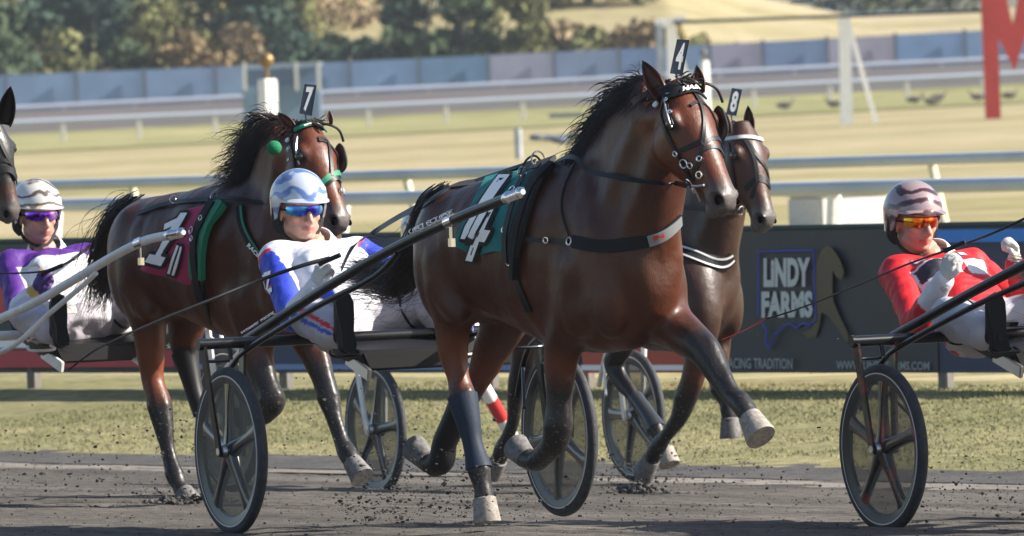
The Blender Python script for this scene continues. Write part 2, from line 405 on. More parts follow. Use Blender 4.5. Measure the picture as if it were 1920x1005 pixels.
        for j, p in enumerate(cr(pts, 4)): black.append((V(p[:3]), p[3], max(0, min(1, (j/4-k0)/1.05)), max(0, min(1, (j/4-1.6)/1.2))))
    me = fuse(bm, vox, 5, .5)
    import numpy as np
    nv = len(me.vertices); co = np.empty(nv*3); me.vertices.foreach_get('co', co); co = co.reshape(-1, 3)
    ed = np.empty(len(me.edges)*2, dtype=np.int64); me.edges.foreach_get('vertices', ed); ed = ed.reshape(-1, 2)
    deg = np.bincount(ed.ravel(), minlength=nv).astype(float); deg[deg == 0] = 1
    wt = np.clip((co[:, 2]-.80)/.18, 0, 1)*np.clip((1.62-co[:, 0])/.25, 0, 1)*np.clip((1.75-co[:, 2])/.15, 0, 1)
    for _ in range(20):
        acc = np.zeros_like(co); np.add.at(acc, ed[:, 0], co[ed[:, 1]]); np.add.at(acc, ed[:, 1], co[ed[:, 0]])
        co += (acc/deg[:, None]-co)*(wt*.6)[:, None]
    me.vertices.foreach_set('co', co.ravel())
    nos = [H(.594, s*.068, -.050) for s in (-1, 1)]; mouth = H(.62, 0, -.15)
    for v in me.vertices:
        for s, c in zip((-1, 1), nos):
            d = v.co-c; e = V((d.dot(A)/1.5, d.dot(Lh)/1.0, d.dot(N)/1.15)).length/hs
            if e < .034: v.co -= (Lh*s*.5+A*.3+N*.15)*.050*hs*(1-(e/.034)**2)
        d = v.co-H(.60, 0, 0); 
        am = d.dot(A); nm = d.dot(N)/hs                                        # mouth line
        if am > -.12*hs and abs(nm+.135+.12*am) < .007 and abs(am) < .2: 
            c = (v.co-H(.5, 0, -.12)); v.co -= c.normalized()*.008*hs
        # muscle relief
        x = v.co
        f = noise.noise(V((x.x*7, x.y*4, x.z*3.2))+V((3, 1, 2)))*.015+noise.noise(V((x.x*16, x.y*9, x.z*8)))*.006
        if (x-poll).length > .5: v.co += (x-V((x.x, 0, 1.15))).normalized()*f
    dark = sp.get('dark', 0)
    def col(p):
        b = 0; g = .15; best = 9
        for q, r, k, up in black:
            d = (p-q).length
            if d < r*1.9+.02 and d < best: best = d; b = k; g = .15+.6*up
        hp = p-poll; a = hp.dot(A)/hs; m = 0
        if a > 0 and a < .75 and abs(hp.dot(Lh)) < .2*hs and -.33 < hp.dot(N)/hs < .08:
            g = .45; m = max(0, min(1, (a-.47)/.10)); nn = hp.dot(N)/hs
            for s, c in zip((-1, 1), nos):
                d = p-c; e = V((d.dot(A)/1.5, d.dot(Lh), d.dot(N)/1.15)).length/hs
                if e < .034: b = max(b, min(1, (.034-e)/.008)); m *= max(0, 1-(.034-e)/.006)
            for s in (-1, 1):
                e = (p-H(.172, s*.128, -.052)).length/hs
                if e < .058: b = max(b, .95*min(1, (.058-e)/.022))
        if sp.get('hood') and a > -.05 and a < .40: b = 1
        top = max(0, min(.7, (p.z-1.36)*4)) if -.3 < p.x < .95 else 0
        b = max(b, dark*.4, top*.8)
        return (b, g*(1-m), m*.9, max(.06, max(0, min(1, (.85-p.z)/.5))))
    setattr_col(me, 'coat', col)
    lbvh = bvh_of(me)
    me.transform(Matrix.Translation(fr.o) @ fr.R.to_4x4())
    body = finish('body', me, [mats], root)
    W = fr.W
    def part(name, b, m, parent=root): b.transform(Matrix.Translation(fr.o) @ fr.R.to_4x4()); return obj(name, b, m, parent)
    for lg in sp['legs']:
        p = lg['p'][-1]; b = bmesh.new(); hoof(b, p[:3], lg['toe'], *lg.get('hr', (.048, .062))); part('hoof', b, M[lg.get('hm', 'hoof')])
        if lg.get('boot'):
            i, j, m = lg['boot']; q = cr(lg['p'], 4)[i*4:j*4+1]; b = bmesh.new()
            tube(b, [V(a[:3]) for a in q], [a[3]*1.02+.007 for a in q], 16); part('leg_boot', b, M[m])
    for s in (-1, 1):
        b = bmesh.new(); c = H(.170, s*.127, -.050); ball(b, c, (.027*hs,)*3, 16); part('eye', b, M['eye'])
        b = bmesh.new(); ball(b, H(.586, s*.051, -.050), (.031*hs, .012*hs, .021*hs), 16, HR @ Matrix.Rotation(s*.35, 3, 'Z') @ Matrix.Rotation(-.3, 3, 'Y')); part('nostril', b, M['nostril'])
    eb = sp['ears']                                                            # (base, tip, opening direction)
    for base, tip, opn in eb:
        base = V(base); tip = V(tip); ax = tip-base; L = ax.length; a = ax.normalized(); o = V(opn); o = (o-a*o.dot(a)).normalized(); sd_ = a.cross(o)
        b = bmesh.new(); gi = []; NT = 12; NU = 9
        for lay in (0, 1):
            for i in range(NT+1):
                t = i/NT; wd = L*.25*(math.sin(PI*min(1, .22+t*.78))**.8)*(1.0 if t < .95 else .6)+.0015; row = []
                for j in range(NU):
                    f = (j/(NU-1)-.5)*2*1.9*(1-.25*t)
                    p = base+a*L*t-o*math.cos(f)*wd*(.9)+sd_*math.sin(f)*wd*.85+o*wd*.4+o*L*.10*t*t
                    if lay: p += o*math.cos(f)*.005-sd_*math.sin(f)*.005
                    row.append(b.verts.new(p))
                gi.append(row)
        n1 = NT+1
        for lay in (0, 1):
            for i in range(NT):
                for j in range(NU-1):
                    r = gi[lay*n1+i]; r2 = gi[lay*n1+i+1]; b.faces.new((r[j], r[j+1], r2[j+1], r2[j]))
        for i in range(NT):
            for j in (0, NU-1): b.faces.new((gi[i][j], gi[i+1][j], gi[n1+i+1][j], gi[n1+i][j]))
        for j in range(NU-1): b.faces.new((gi[0][j], gi[0][j+1], gi[n1][j+1], gi[n1][j]))
        b.faces.new  # tip is left narrow
        bmesh.ops.transform(b, matrix=Matrix.Translation(fr.o) @ fr.R.to_4x4(), verts=b.verts)
        me2 = bpy.data.meshes.new('ear'); bmesh.ops.recalc_face_normals(b, faces=b.faces); b.to_mesh(me2); b.free()
        setattr_col(me2, 'coat', lambda p: (1 if (fr.L(p)-tip).length < L*.22 or sp.get('hood') else .15, .4, 0, 0))
        finish('ear', me2, [mats], root)
    return dict(root=root, body=body, bvh=bvh_of(me), fr=fr, H=H, W=W, A=A, L=Lh, N=N, hs=hs, part=part, sp=sp)
def strands(bm, roots, n, length, d, curl=.25, r=.0022, segs=7, rnd=random, grav=0, spread=.25):
    """n hairs from points along the polyline roots blowing along d"""
    pl = [V(p) for p in roots]
    for i in range(n):
        t = rnd.random()*(len(pl)-1); k = min(int(t), len(pl)-2); p = pl[k].lerp(pl[k+1], t-k)+V((rnd.gauss(0, .012), rnd.gauss(0, .012), rnd.gauss(0, .008)))
        L = length(t) if callable(length) else length; L *= rnd.uniform(.45, 1.1)
        dd = V(d(t) if callable(d) else d).normalized(); dd = (dd+V((rnd.gauss(0, spread), rnd.gauss(0, spread), rnd.gauss(0, spread)))).normalized()
        pts = [p]; c = V((rnd.gauss(0, 1), rnd.gauss(0, 1), rnd.gauss(0, 1)))*curl; ph = rnd.random()*6
        for s in range(segs):
            f = (s+1)/segs
            dd = (dd+c*(.35*math.sin(f*5+ph))+V((0, 0, -grav*f))).normalized(); pts.append(pts[-1]+dd*L/segs)
        rs = [r*rnd.uniform(.6, 1.5)*(1-.85*(s/segs)**2) for s in range(segs+1)]
        tube(bm, pts, rs, 4, False)
def along(bm, guide, n, spread, r, rnd, keep=.75, wave=.02):
    """hairs that follow a guide curve"""
    g = [V(p) for p in cr(guide, 6)]; N_ = len(g)
    for i in range(n):
        e = min(N_-1, int(N_*rnd.uniform(keep, 1.0))); st = int(rnd.random()*N_*.18); o = V((rnd.gauss(0, 1), rnd.gauss(0, 1), rnd.gauss(0, 1))); ph = rnd.random()*6; pts = []
        w_ = V((rnd.gauss(0, 1), rnd.gauss(0, 1), rnd.gauss(0, 1)))*wave
        for k in range(st, e+1):
            f = k/(N_-1); pts.append(g[k]+o*spread(f)+w_*math.sin(f*7+ph)*f)
        if len(pts) > 3: tube(bm, pts, [r*rnd.uniform(.6, 1.3)*(1-.8*(k/(len(pts)-1))**2) for k in range(len(pts))], 4, False)
def legpx(fr, rows, y): return [(*fr.J(u, v, y+(r2[0] if r2 else 0)), r) for u, v, r, *r2 in rows]
# --- the four horses in view: posed by joints read off the photograph, each on its own vertical plane
FH4 = Frame((-.124, 44.2, .0), 34)
J = FH4.J
def toe(fr, u, v, y): return tuple(fr.J(u, v, y))
H4 = dict(poll=J(1283, 163, -.03), muzzle=J(1378, 374, -.01), yaw=math.radians(7),
    neck=[(.98, 0, 1.20, .36, .20), (1.07, 0, 1.36, .335, .165), (1.16, -.005, 1.51, .295, .135), (1.245, -.01, 1.64, .25, .115), (1.335, -.02, 1.74, .20, .10), (1.42, -.03, 1.79, .14, .09)],
    legs=[dict(p=legpx(FH4, [(855, 495, .16), (850, 560, .118), (848, 610, .084), (850, 660, .066), (860, 705, .048), (867, 742, .058), (878, 790, .046), (885, 825, .036), (892, 855, .040), (898, 880, .050), (905, 912, .040), (908, 934, .046)], -.14), toe=toe(FH4, 914, 980, -.14), blk=4.2, hm='hoofl', hr=(.052, .062), boot=(5, 9, 'boot')),
          dict(p=legpx(FH4, [(935, 520, .15), (955, 580, .115), (930, 640, .088), (898, 710, .056), (872, 752, .056), (850, 795, .048), (834, 830, .046), (828, 862, .050), (812, 872, .042), (800, 864, .044)], .12), toe=toe(FH4, 775, 838, .12), blk=2.6, boot=(4, 8, 'blackm')),
          dict(p=legpx(FH4, [(1100, 500, .15), (1080, 590, .115), (1056, 650, .082), (1050, 710, .064), (1048, 755, .056), (1047, 795, .062), (1040, 828, .058), (1018, 852, .046), (1000, 864, .048), (986, 858, .044)], -.13), toe=toe(FH4, 966, 836, -.13), blk=2.4),
          dict(p=legpx(FH4, [(1190, 540, .14), (1235, 590, .115), (1285, 628, .088), (1322, 660, .072), (1350, 705, .052), (1370, 738, .042), (1388, 757, .048), (1405, 781, .046)], .12), toe=toe(FH4, 1427, 820, .12), blk=1.75, hm='hoofl', hr=(.05, .070))])
H4['ears'] = [(J(1246, 182, -.08), J(1209, 115, -.10), (.4, -1, .2)), (J(1314, 174, .03), J(1307, 124, .04), (.8, -.7, .1))]
h4 = horse(FH4, H4, M['bay'], 'nearest bay horse with the number 4 plate and teal saddle cloth')
# number 7
FH7 = Frame((-1.655, 50.2, -.07), 36); J = FH7.J
K = lambda fr, dx, dz, ls: [(x+dx, y, z+dz, a, b) for x, y, z, a, b in ls]
def neckto(fr, base, poll, dy=0):
    pl = V(poll); b0 = V((.98, 0, 1.20)); out = []
    for (x, y, z, a, b) in H4['neck']:
        t = (V((x, y, z))-b0).length/(V(H4['neck'][-1][:3])-b0).length
        d = V(pl)-V(H4['poll']); out.append((x+d.x*t**1.5, y+d.y*t**1.5, z+d.z*t**1.5, a, b))
    return out
pl7 = J(586, 238, -.10)
H7 = dict(poll=pl7, muzzle=J(652, 415, -.11), yaw=math.radians(8), neck=neckto(FH7, 0, pl7), legs=[
    dict(p=legpx(FH7, [(262, 500, .16), (272, 570, .118), (281, 620, .082), (284, 670, .066), (287, 715, .054), (299, 762, .062), (307, 800, .050), (314, 840, .036), (320, 865, .038), (328, 890, .048), (336, 908, .040), (344, 922, .044)], -.13), toe=toe(FH7, 358, 945, -.13), blk=4.2),
    dict(p=legpx(FH7, [(350, 540, .15), (352, 600, .105), (346, 640, .078), (347, 662, .062), (356, 700, .045), (366, 740, .036), (378, 775, .036), (388, 800, .048), (398, 815, .042)], .12), toe=toe(FH7, 410, 850, .12), blk=1.6, boot=(3, 6, 'blackm')),
    dict(p=legpx(FH7, [(470, 560, .14), (475, 620, .10), (484, 670, .078), (498, 715, .062), (511, 748, .064), (500, 772, .054), (470, 782, .040), (446, 786, .048), (436, 778, .044)], -.13), toe=toe(FH7, 425, 757, -.13), blk=1.6),
    dict(p=legpx(FH7, [(540, 560, .14), (572, 620, .10), (592, 670, .072), (606, 710, .056), (616, 745, .056), (627, 785, .040), (640, 825, .038), (650, 848, .048), (660, 866, .044)], .12), toe=toe(FH7, 680, 896, .12), blk=1.6)],
    ears=[(J(552, 240, -.17), J(523, 212, -.20), (.4, -1, .2)), (J(620, 233, -.05), J(618, 209, -.04), (.8, -.7, .1))])
h7 = horse(FH7, H7, M['bay7'], 'reddish bay horse with the number 7 plate, green bridle and pink saddle cloth')
# number 8
FH8 = Frame((.355, 55.4, -.31), 34); J = FH8.J
pl8 = J(1402, 238, .05)
H8 = dict(dark=.5, poll=pl8, muzzle=J(1450, 415, .05), yaw=math.radians(8), neck=neckto(FH8, 0, pl8), legs=[
    dict(p=legpx(FH8, [(1090, 470, .16), (1180, 540, .118), (1190, 600, .085), (1172, 640, .064), (1150, 678, .054), (1164, 712, .046), (1190, 745, .036), (1214, 778, .036), (1230, 805, .046), (1240, 828, .040), (1247, 842, .042)], .12), toe=toe(FH8, 1256, 872, .12), blk=2.2, boot=(6, 8, 'rim'), hm='hoofl'),
    dict(p=legpx(FH8, [(960, 500, .16), (975, 560, .118), (985, 620, .085), (982, 670, .066), (972, 712, .056), (966, 750, .046), (962, 790, .036), (952, 820, .038), (942, 842, .048), (936, 862, .042)], -.13), toe=toe(FH8, 920, 888, -.13), blk=2.2),
    dict(p=legpx(FH8, [(1300, 520, .14), (1318, 590, .105), (1312, 650, .078), (1300, 705, .062), (1286, 745, .062), (1272, 785, .046), (1250, 815, .038), (1232, 838, .048), (1222, 860, .042)], -.13), toe=toe(FH8, 1205, 892, -.13), blk=2.6),
    dict(p=legpx(FH8, [(1335, 540, .13), (1342, 600, .095), (1344, 660, .070), (1346, 700, .056), (1352, 730, .056), (1362, 752, .042), (1366, 768, .046), (1368, 784, .042)], .12), toe=toe(FH8, 1370, 822, .12), blk=1.8)],
    ears=[(J(1368, 250, -.06), J(1362, 210, -.07), (.4, -1, .2)), (J(1408, 246, .08), J(1404, 199, .09), (.6, -.8, .1))])
h8 = horse(FH8, H8, M['dark'], 'dark bay horse with the number 8 plate, behind the horse wearing number 4')
# the hooded horse whose head comes in at the left edge
FH1 = Frame((-3.25, 49.3, .0), 34); J = FH1.J
pl1 = J(-8, 232, -.02)
sh = lambda ls, dx: [(x+dx, y, z, r) for x, y, z, r in ls]
H1 = dict(dark=.5, hood=1, poll=pl1, muzzle=J(34, 405, .02), yaw=math.radians(6), neck=neckto(FH1, 0, pl1), legs=[dict(H4['legs'][0]), dict(H4['legs'][1]), dict(H4['legs'][2]),
    dict(p=[(x, -y, z, r) for x, y, z, r in H4['legs'][2]['p']], toe=(H4['legs'][2]['toe'][0]-.0, .13, H4['legs'][2]['toe'][2]), blk=2.4)],
    ears=[(J(-22, 225, -.12), J(-12, 165, -.14), (.4, -1, .2)), (J(10, 235, .0), J(22, 160, .01), (.8, -.7, .1))])
h1 = horse(FH1, H1, M['dark'], 'hooded horse coming into view at the left edge of the photo', vox=.015)


# ---------------------------------------------------------------- manes and tails
def crest(h):
    q = cr(h['sp']['neck'], 4); out = []
    for j in range(len(q)):
        t = (V(q[min(j+1, len(q)-1)][:3])-V(q[max(j-1, 0)][:3])).normalized(); out.append(h['W'](V(q[j][:3])+V((-t.z, 0, t.x)).normalized()*(q[j][3]*.97)))
    out.append(h['W'](h['H'](-.03, 0, -.02))); return out[4:]
def hairobj(name, h, fn, m):
    bm = bmesh.new(); fn(bm); return obj(name, bm, m, h['root'])
def D(h, *v): return h['fr'].R @ V(v)
rnd = random.Random(3)
def mane4(bm):
    c = crest(h4)
    strands(bm, c, 1500, .20, D(h4, -.55, -.58, -.62), .25, .0026, 7, rnd, .15, .13)
    strands(bm, c[:-2], 1100, .23, D(h4, -.95, -.35, -.36), .30, .0024, 8, rnd, .15, .13)
    strands(bm, c[:-2], 260, .15, D(h4, -1, -.1, .02), .8, .0015, 8, rnd, .2, .22)
hairobj('mane', h4, mane4, M['hair'])
def forelock(bm, h=h4):
    H = h['H']; W = h['W']; strands(bm, [W(H(-.02, -.04, .02)), W(H(-.02, .04, .02))], 60, .065, h['fr'].R @ (h['A']*.4+h['N']*.2+h['L']*.9), .5, .003, 6, rnd)
hairobj('forelock', h4, forelock, M['hair'])
def tail(h, n, L, d, extra=0, r=.0036):
    def f(bm):
        W = h['W']; ro = [W((-.26, 0, 1.46)), W((-.36, 0, 1.40)), W((-.40, 0, 1.28)), W((-.42, 0, 1.16))]
        limb(bm, [(ro[0], .03), (ro[1], .035), (ro[2], .03), (ro[3], .015)])
        strands(bm, ro, n*2, L, d, .20, r*.7, 9, rnd, -.10, .07)
        strands(bm, ro, n//3, L*1.08, d, .35, r*.42, 10, rnd, -.06, .10)
    return hairobj('tail', h, f, M['hair'])
def gtail(h, guide, n, sp0, sp1, m, r=.0024):
    bm = bmesh.new(); W = h['W']; limb(bm, [(W((-.24, 0, 1.46)), .03), (W((-.34, 0, 1.42)), .034), (V(guide[1]), .028), (V(guide[2]), .012)])
    along(bm, guide, n, lambda f: sp0+(sp1-sp0)*f, r, rnd, .55, .025); along(bm, guide, n//8, lambda f: sp0+(sp1*2-sp0)*f, r*.5, rnd, .8, .06)
    return obj('tail', bm, m, h['root'])
g4 = [h4['W'](p) for p in ((-.26, 0, 1.46), (-.40, 0, 1.38), (-.47, 0, 1.24), (-.56, 0, 1.13), (-.72, .01, 1.08), (-.92, .02, 1.10), (-1.06, .02, 1.11))]
gtail(h4, g4, 1500, .016, .042, M['hair'])
def mane7(bm):
    c = crest(h7)
    strands(bm, c[-9:-3], 700, .20, D(h7, -.80, -.62, .30), .45, .0023, 8, rnd, .35, .12)
    strands(bm, c[:-7], 900, .27, D(h7, -.95, -.40, -.12), .35, .0024, 8, rnd, .15, .15)
    strands(bm, c, 900, .16, D(h7, -.5, -.6, -.55), .25, .0026, 7, rnd, .1, .13)
    strands(bm, c[-14:-5], 90, .34, D(h7, -1, -.5, .15), .8, .0012, 10, rnd, .1, .25)
hairobj('mane', h7, mane7, M['hairb'])
hairobj('forelock', h7, lambda bm: forelock(bm, h7), M['hairb'])
g7 = [h7['W'](p) for p in ((-.26, 0, 1.46), (-.38, 0, 1.41), (-.47, 0, 1.32), (-.53, 0, 1.20), (-.58, 0, 1.08), (-.66, .01, .98))]
gtail(h7, g7, 1100, .022, .050, M['hair'])
hairobj('mane', h8, lambda bm: strands(bm, crest(h8), 400, .17, D(h8, -.6, -.5, -.5), .3, .0036, 6, rnd, .1, .2), M['hair'])
tail(h8, 220, .45, D(h8, -.75, -.12, -.62))
hairobj('mane', h1, lambda bm: strands(bm, crest(h1), 250, .17, D(h1, -.6, -.5, -.5), .3, .004, 6, rnd, .1, .2), M['hair'])
tail(h1, 150, .45, D(h1, -.75, -.12, -.62))

# ---------------------------------------------------------------- harness
def part(h, name, bm, m, parent=None, smooth=True): return obj(name, bm, m, parent or h['root'], smooth)
def straps(h, name, m, width, *lines, off=.004, th=.005, parent=None, bvh=None):
    bm = bmesh.new()
    for l in lines: strap(bm, bvh or h['bvh'], l, width, off, th)
    return part(h, name, bm, m, parent)
def ringlet(bm, c, r, nrm, w=.0035, n=20):
    nrm = V(nrm).normalized(); a = nrm.cross(V((0, 0, 1))).normalized(); b = a.cross(nrm)
    tube(bm, [V(c)+a*r*math.cos(2*PI*k/n)+b*r*math.sin(2*PI*k/n) for k in range(n+1)], w, 6)
def rings_at(h, name, lst, m, off=.012, w=.0035):
    for u, v, r in lst:
        bm = bmesh.new(); p, n = cast(h['bvh'], u, v, off)
        if 'disc' in name: tube(bm, [p-n*.004, p+n*.004], r, 20)
        else: ringlet(bm, p, r, n, w)
        part(h, name, bm, m)
def cloth(h, q, m, name='saddle_cloth', off=.016, wavy=.0, th=.004):
    g = quad([(a[0], a[1], 0) for a in q]); bm = bmesh.new(); NX, NY = 22, 34; rows = []
    for j in range(NY+1):
        row = []
        for i in range(NX+1):
            x = i/NX; y = j/NY; p = g(x, y*(1)+ (0 if j else wavy*math.sin(x*7+1.2)))
            row.append(cast(h['bvh'], p.x, p.y, off+.005*math.sin(x*9+y*3)*(1-y))[0])
        rows.append(row)
    # the far side hangs the same way, mirrored about the horse's middle plane
    fr = h['fr']; top = [fr.L(p) for p in rows[-1]]
    full = [list(r) for r in rows]
    ntop = 8
    mir = [[fr.W((fr.L(p).x, -fr.L(p).y, fr.L(p).z)) for p in r] for r in rows]
    for k in range(1, ntop):
        t = k/ntop; row = []
        for i in range(NX+1):
            a = fr.L(rows[-1][i]); y = a.y*(1-2*t); z = a.z+ .022*math.sin(PI*t)*abs(a.y)/.1
            row.append(fr.W((a.x, y, z)))
        full.append(row)
    full += mir[::-1]
    vs = [[bm.verts.new(p) for p in r] for r in full]
    for a, b in zip(vs, vs[1:]):
        for i in range(NX): bm.faces.new((a[i], a[i+1], b[i+1], b[i]))
    return part(h, name, bm, m)
# number 4
cb = cloth(h4, [(850, 466), (942, 478), (1018, 305), (914, 334)], M['teal'], wavy=.035)
bm = bmesh.new()
four = [[(0, .34), (.62, 1), (.62, .72), (.22, .34)], [(0, .34), (0, .22), (1, .22), (1, .34)], [(.62, 1), (.84, 1), (.84, 0), (.62, 0)]]
def grow(p, k): cx = sum(a for a, _ in p)/len(p); cy = sum(b for _, b in p)/len(p); return [(cx+(a-cx)*(1+k), cy+(b-cy)*(1+k*.8)) for a, b in p]
four = [[(0, .32), (0, .20), (.56, .86), (.56, 1)], [(.0, .32), (.0, .20), (1, .20), (1, .36), (.0, .36)], [(.56, 1), (.82, 1), (.82, 0), (.56, 0)], [(.10, .30), (.40, .30), (.56, .60), (.56, .80)]]
Q4 = [(878, 468), (925, 478), (972, 330), (925, 338)]
def glyph(h, name, polys, q, off, m, parent=None, n=8):
    bm = bmesh.new(); decal(bm, polybm(polys, n), px_on(h['bvh'], q, off)); return part(h, name, bm, m, parent, True)
def outline(polys, g): return [[(a+dx, b+dy) for a, b in p] for p in polys for dx, dy in ((-g, 0), (g, 0), (0, -g*.6), (0, g*.6))]
def glyphs(h, polys, q, off, g=.12):
    for k, o in enumerate(((-g, 0), (g, 0), (0, -g*.5), (0, g*.5))):
        pass
    bm = bmesh.new()
    for k, (dx, dy) in enumerate(((-g, 0), (g, 0), (0, -g*.55), (0, g*.55), (-g*.7, -g*.4), (g*.7, g*.4), (g*.7, -g*.4), (-g*.7, g*.4))):
        for i, p in enumerate(polys):
            decal(bm, polybm([[(a+dx, b+dy) for a, b in p]], 7), px_on(h['bvh'], q, off+k*.0003+i*.00007))
    part(h, 'number_outline', bm, M['pad'])
    bm = bmesh.new()
    for i, p in enumerate(polys): decal(bm, polybm([p], 7), px_on(h['bvh'], q, off+.0045+i*.0004))
    part(h, 'number', bm, M['whitep'])
big4 = [[(.0, .30), (.48, 1.0), (.84, 1.0), (.36, .30)], [(.0, .30), (.0, .14), (1.0, .14), (1.0, .30)], [(.50, .6), (.80, .6), (.80, -.12), (.50, -.12)]]
glyphs(h4, big4, [(866, 466), (912, 474), (972, 338), (914, 338)], .026, .09)
glyphs(h4, [[(0, 0), (1, 0), (1, 1), (0, 1)]], [(888, 445), (899, 449), (927, 399), (918, 395)], .030, .5)
straps(h4, 'saddle_pad', M['pad'], .085, [(1028, 308), (1002, 362), (979, 430), (966, 492)], off=.022, th=.02)
straps(h4, 'saddle_pad_roll', M['nylon'], .030, [(1040, 316), (1010, 352), (990, 400), (977, 455), (973, 520)], off=.026, th=.03)
straps(h4, 'saddle_strap', M['leather'], .030, [(1006, 304), (984, 352), (965, 410), (958, 450), (960, 490)], off=.036)
straps(h4, 'girth', M['leather'], .038, [(960, 486), (972, 530), (994, 584)], off=.008)
straps(h4, 'back_strap', M['leather'], .030, [(796, 388), (850, 350), (920, 322), (1000, 301)], off=.006)
straps(h4, 'loin_cover', M['pad'], .12, [(860, 352), (920, 326), (985, 306)], off=.004, th=.008)
straps(h4, 'breast_collar', M['nylon'], .054, [(1078, 453), (1130, 462), (1190, 456), (1232, 446), (1262, 424), (1272, 412)], off=.010, th=.012)
bm = bmesh.new(); strap(bm, h4['bvh'], [(1216, 452), (1240, 442), (1262, 424), (1271, 413)], .046, .018, .004); part(h4, 'collar_facing', bm, mat('grey webbing', (.17, .18, .19), .6))
bm = bmesh.new(); decal(bm, textbm('IN', .05, 4), px_on(h4['bvh'], [(1226, 450), (1242, 443), (1241, 434), (1225, 441)], .024)); part(h4, 'lettering', bm, M['red'])
straps(h4, 'trace', M['leather'], .020, [(966, 447), (1010, 450), (1068, 453)], off=.012)
straps(h4, 'neck_cord', M['leather'], .006, [(1070, 447), (1054, 400), (1056, 360), (1070, 325), (1082, 305)], off=.006)
rings_at(h4, 'harness_ring', [(1071, 453, .016), (968, 448, .012)], M['chrome'])
rings_at(h4, 'buckle', [(1029, 450, .012), (961, 490, .014), (952, 432, .012), (965, 362, .02)], M['chrome'], .022)
def terrets(h, pts, dy=0, m='leather'):
    for u, v, r in pts:
        bm = bmesh.new(); p, n = cast(h['bvh'], u, v+6, .01); ringlet(bm, p+V((0, 0, r+.005)), r, h['fr'].f, .004); part(h, 'terret', bm, M['chrome'])
terrets(h4, [(962, 306, .022), (1006, 304, .032)])
bm = bmesh.new(); a = cast(h4['bvh'], 962, 312, .02)[0]; b = cast(h4['bvh'], 1018, 309, .02)[0]
tube(bm, cr([a, a.lerp(b, .3)+V((0, 0, .045)), a.lerp(b, .7)+V((0, 0, .045)), b], 6), .005, 8); part(h4, 'saddle_handle', bm, M['leather'])
# bridle of number 4
BL = .016
straps(h4, 'crown_band', M['nylon'], .05, [(1248, 176), (1268, 168), (1292, 162), (1318, 166)], off=.010, th=.012)
straps(h4, 'brow_band', M['nylon'], .030, [(1250, 184), (1272, 178), (1296, 170), (1318, 170), (1330, 178)], off=.014, th=.006)
bm = bmesh.new(); decal(bm, textbm('HALLIN', .04, 4), px_on(h4['bvh'], [(1279, 178), (1322, 168), (1322, 159), (1279, 169)], .024)); part(h4, 'lettering', bm, M['whitep'])
straps(h4, 'cheek_strap', M['leather'], BL, [(1247, 184), (1240, 214), (1247, 240), (1260, 268), (1272, 290), (1286, 318), (1296, 334)], [(1252, 188), (1252, 205), (1262, 232)], off=.006)
straps(h4, 'face_strap', M['leather'], BL*.95, [(1299, 172), (1313, 196), (1320, 225), (1318, 262), (1313, 300)], [(1306, 170), (1328, 203), (1348, 240), (1360, 266), (1372, 296)], off=.006)
straps(h4, 'nose_band', M['leather'], BL*1.2, [(1316, 270), (1338, 258), (1358, 262), (1368, 275)], [(1312, 284), (1338, 273), (1362, 280), (1372, 292)], [(1270, 286), (1290, 277), (1313, 266)], off=.006)
straps(h4, 'chin_strap', M['leather'], BL, [(1272, 292), (1286, 312), (1296, 338)], [(1313, 300), (1306, 318), (1298, 338)], off=.007)
rings_at(h4, 'bit_ring', [(1284, 306, .018), (1296, 310, .012), (1313, 328, .014), (1296, 342, .020), (1293, 362, .013), (1268, 288, .010), (1312, 298, .010)], M['chrome'], .010)
bm = bmesh.new(); p = [cast(h4['bvh'], u, v, .012)[0] for u, v in ((1302, 346), (1312, 347), (1324, 347))]; tube(bm, p, .005, 8)
p = [cast(h4['bvh'], u, v, .012)[0] for u, v in ((1303, 346), (1305, 362), (1306, 380))]; tube(bm, p, .004, 8); part(h4, 'bit', bm, M['steel'])
rings_at(h4, 'cheek_disc', [(1233, 199, .014)], M['whitep'], .014, .005)
rings_at(h4, 'shiny_trim', [(1253, 188, .006), (1258, 213, .008)], M['chrome'], .014)
straps(h4, 'silver_trim', M['steel'], .005, [(1250, 186), (1252, 206), (1262, 234)], [(1252, 178), (1275, 175), (1292, 170)], off=.013)
def blinker(h, rod, cup, d=0):
    H = h['H']; W = h['W']; bm = bmesh.new(); tube(bm, cr([W(H(*p)) for p in rod], 8), .0065, 8); part(h, 'blinker_rod', bm, M['leather'])
    c = W(H(*cup)); n = h['fr'].R @ (h['L']*(1 if cup[1] > 0 else -1)+h['A']*.1+h['N']*.25).normalized(); a = h['fr'].R @ h['A']; a = (a-n*a.dot(n)).normalized(); b = n.cross(a)
    bm = bmesh.new(); rl = []
    for k, (r, o) in enumerate(((.012, .016), (.036, .012), (.052, .004), (.058, -.006), (.055, -.010), (.03, -.001), (.01, .008))):
        rl.append([c+a*r*1.25*math.copysign(abs(math.cos(t))**.8, math.cos(t))+b*r*.9*math.copysign(abs(math.sin(t))**.8, math.sin(t))+n*o for t in [2*PI*i/20 for i in range(20)]])
    rings(bm, rl); part(h, 'blinker', bm, M['leather'])
blinker(h4, [(-.01, .03, .03), (.02, .09, .055), (.05, .14, .05), (.10, .17, .02)], (.17, .172, -.04))
blinker(h7, [(-.01, .03, .03), (.02, .09, .055), (.05, .14, .05), (.10, .17, .02)], (.17, .172, -.04))
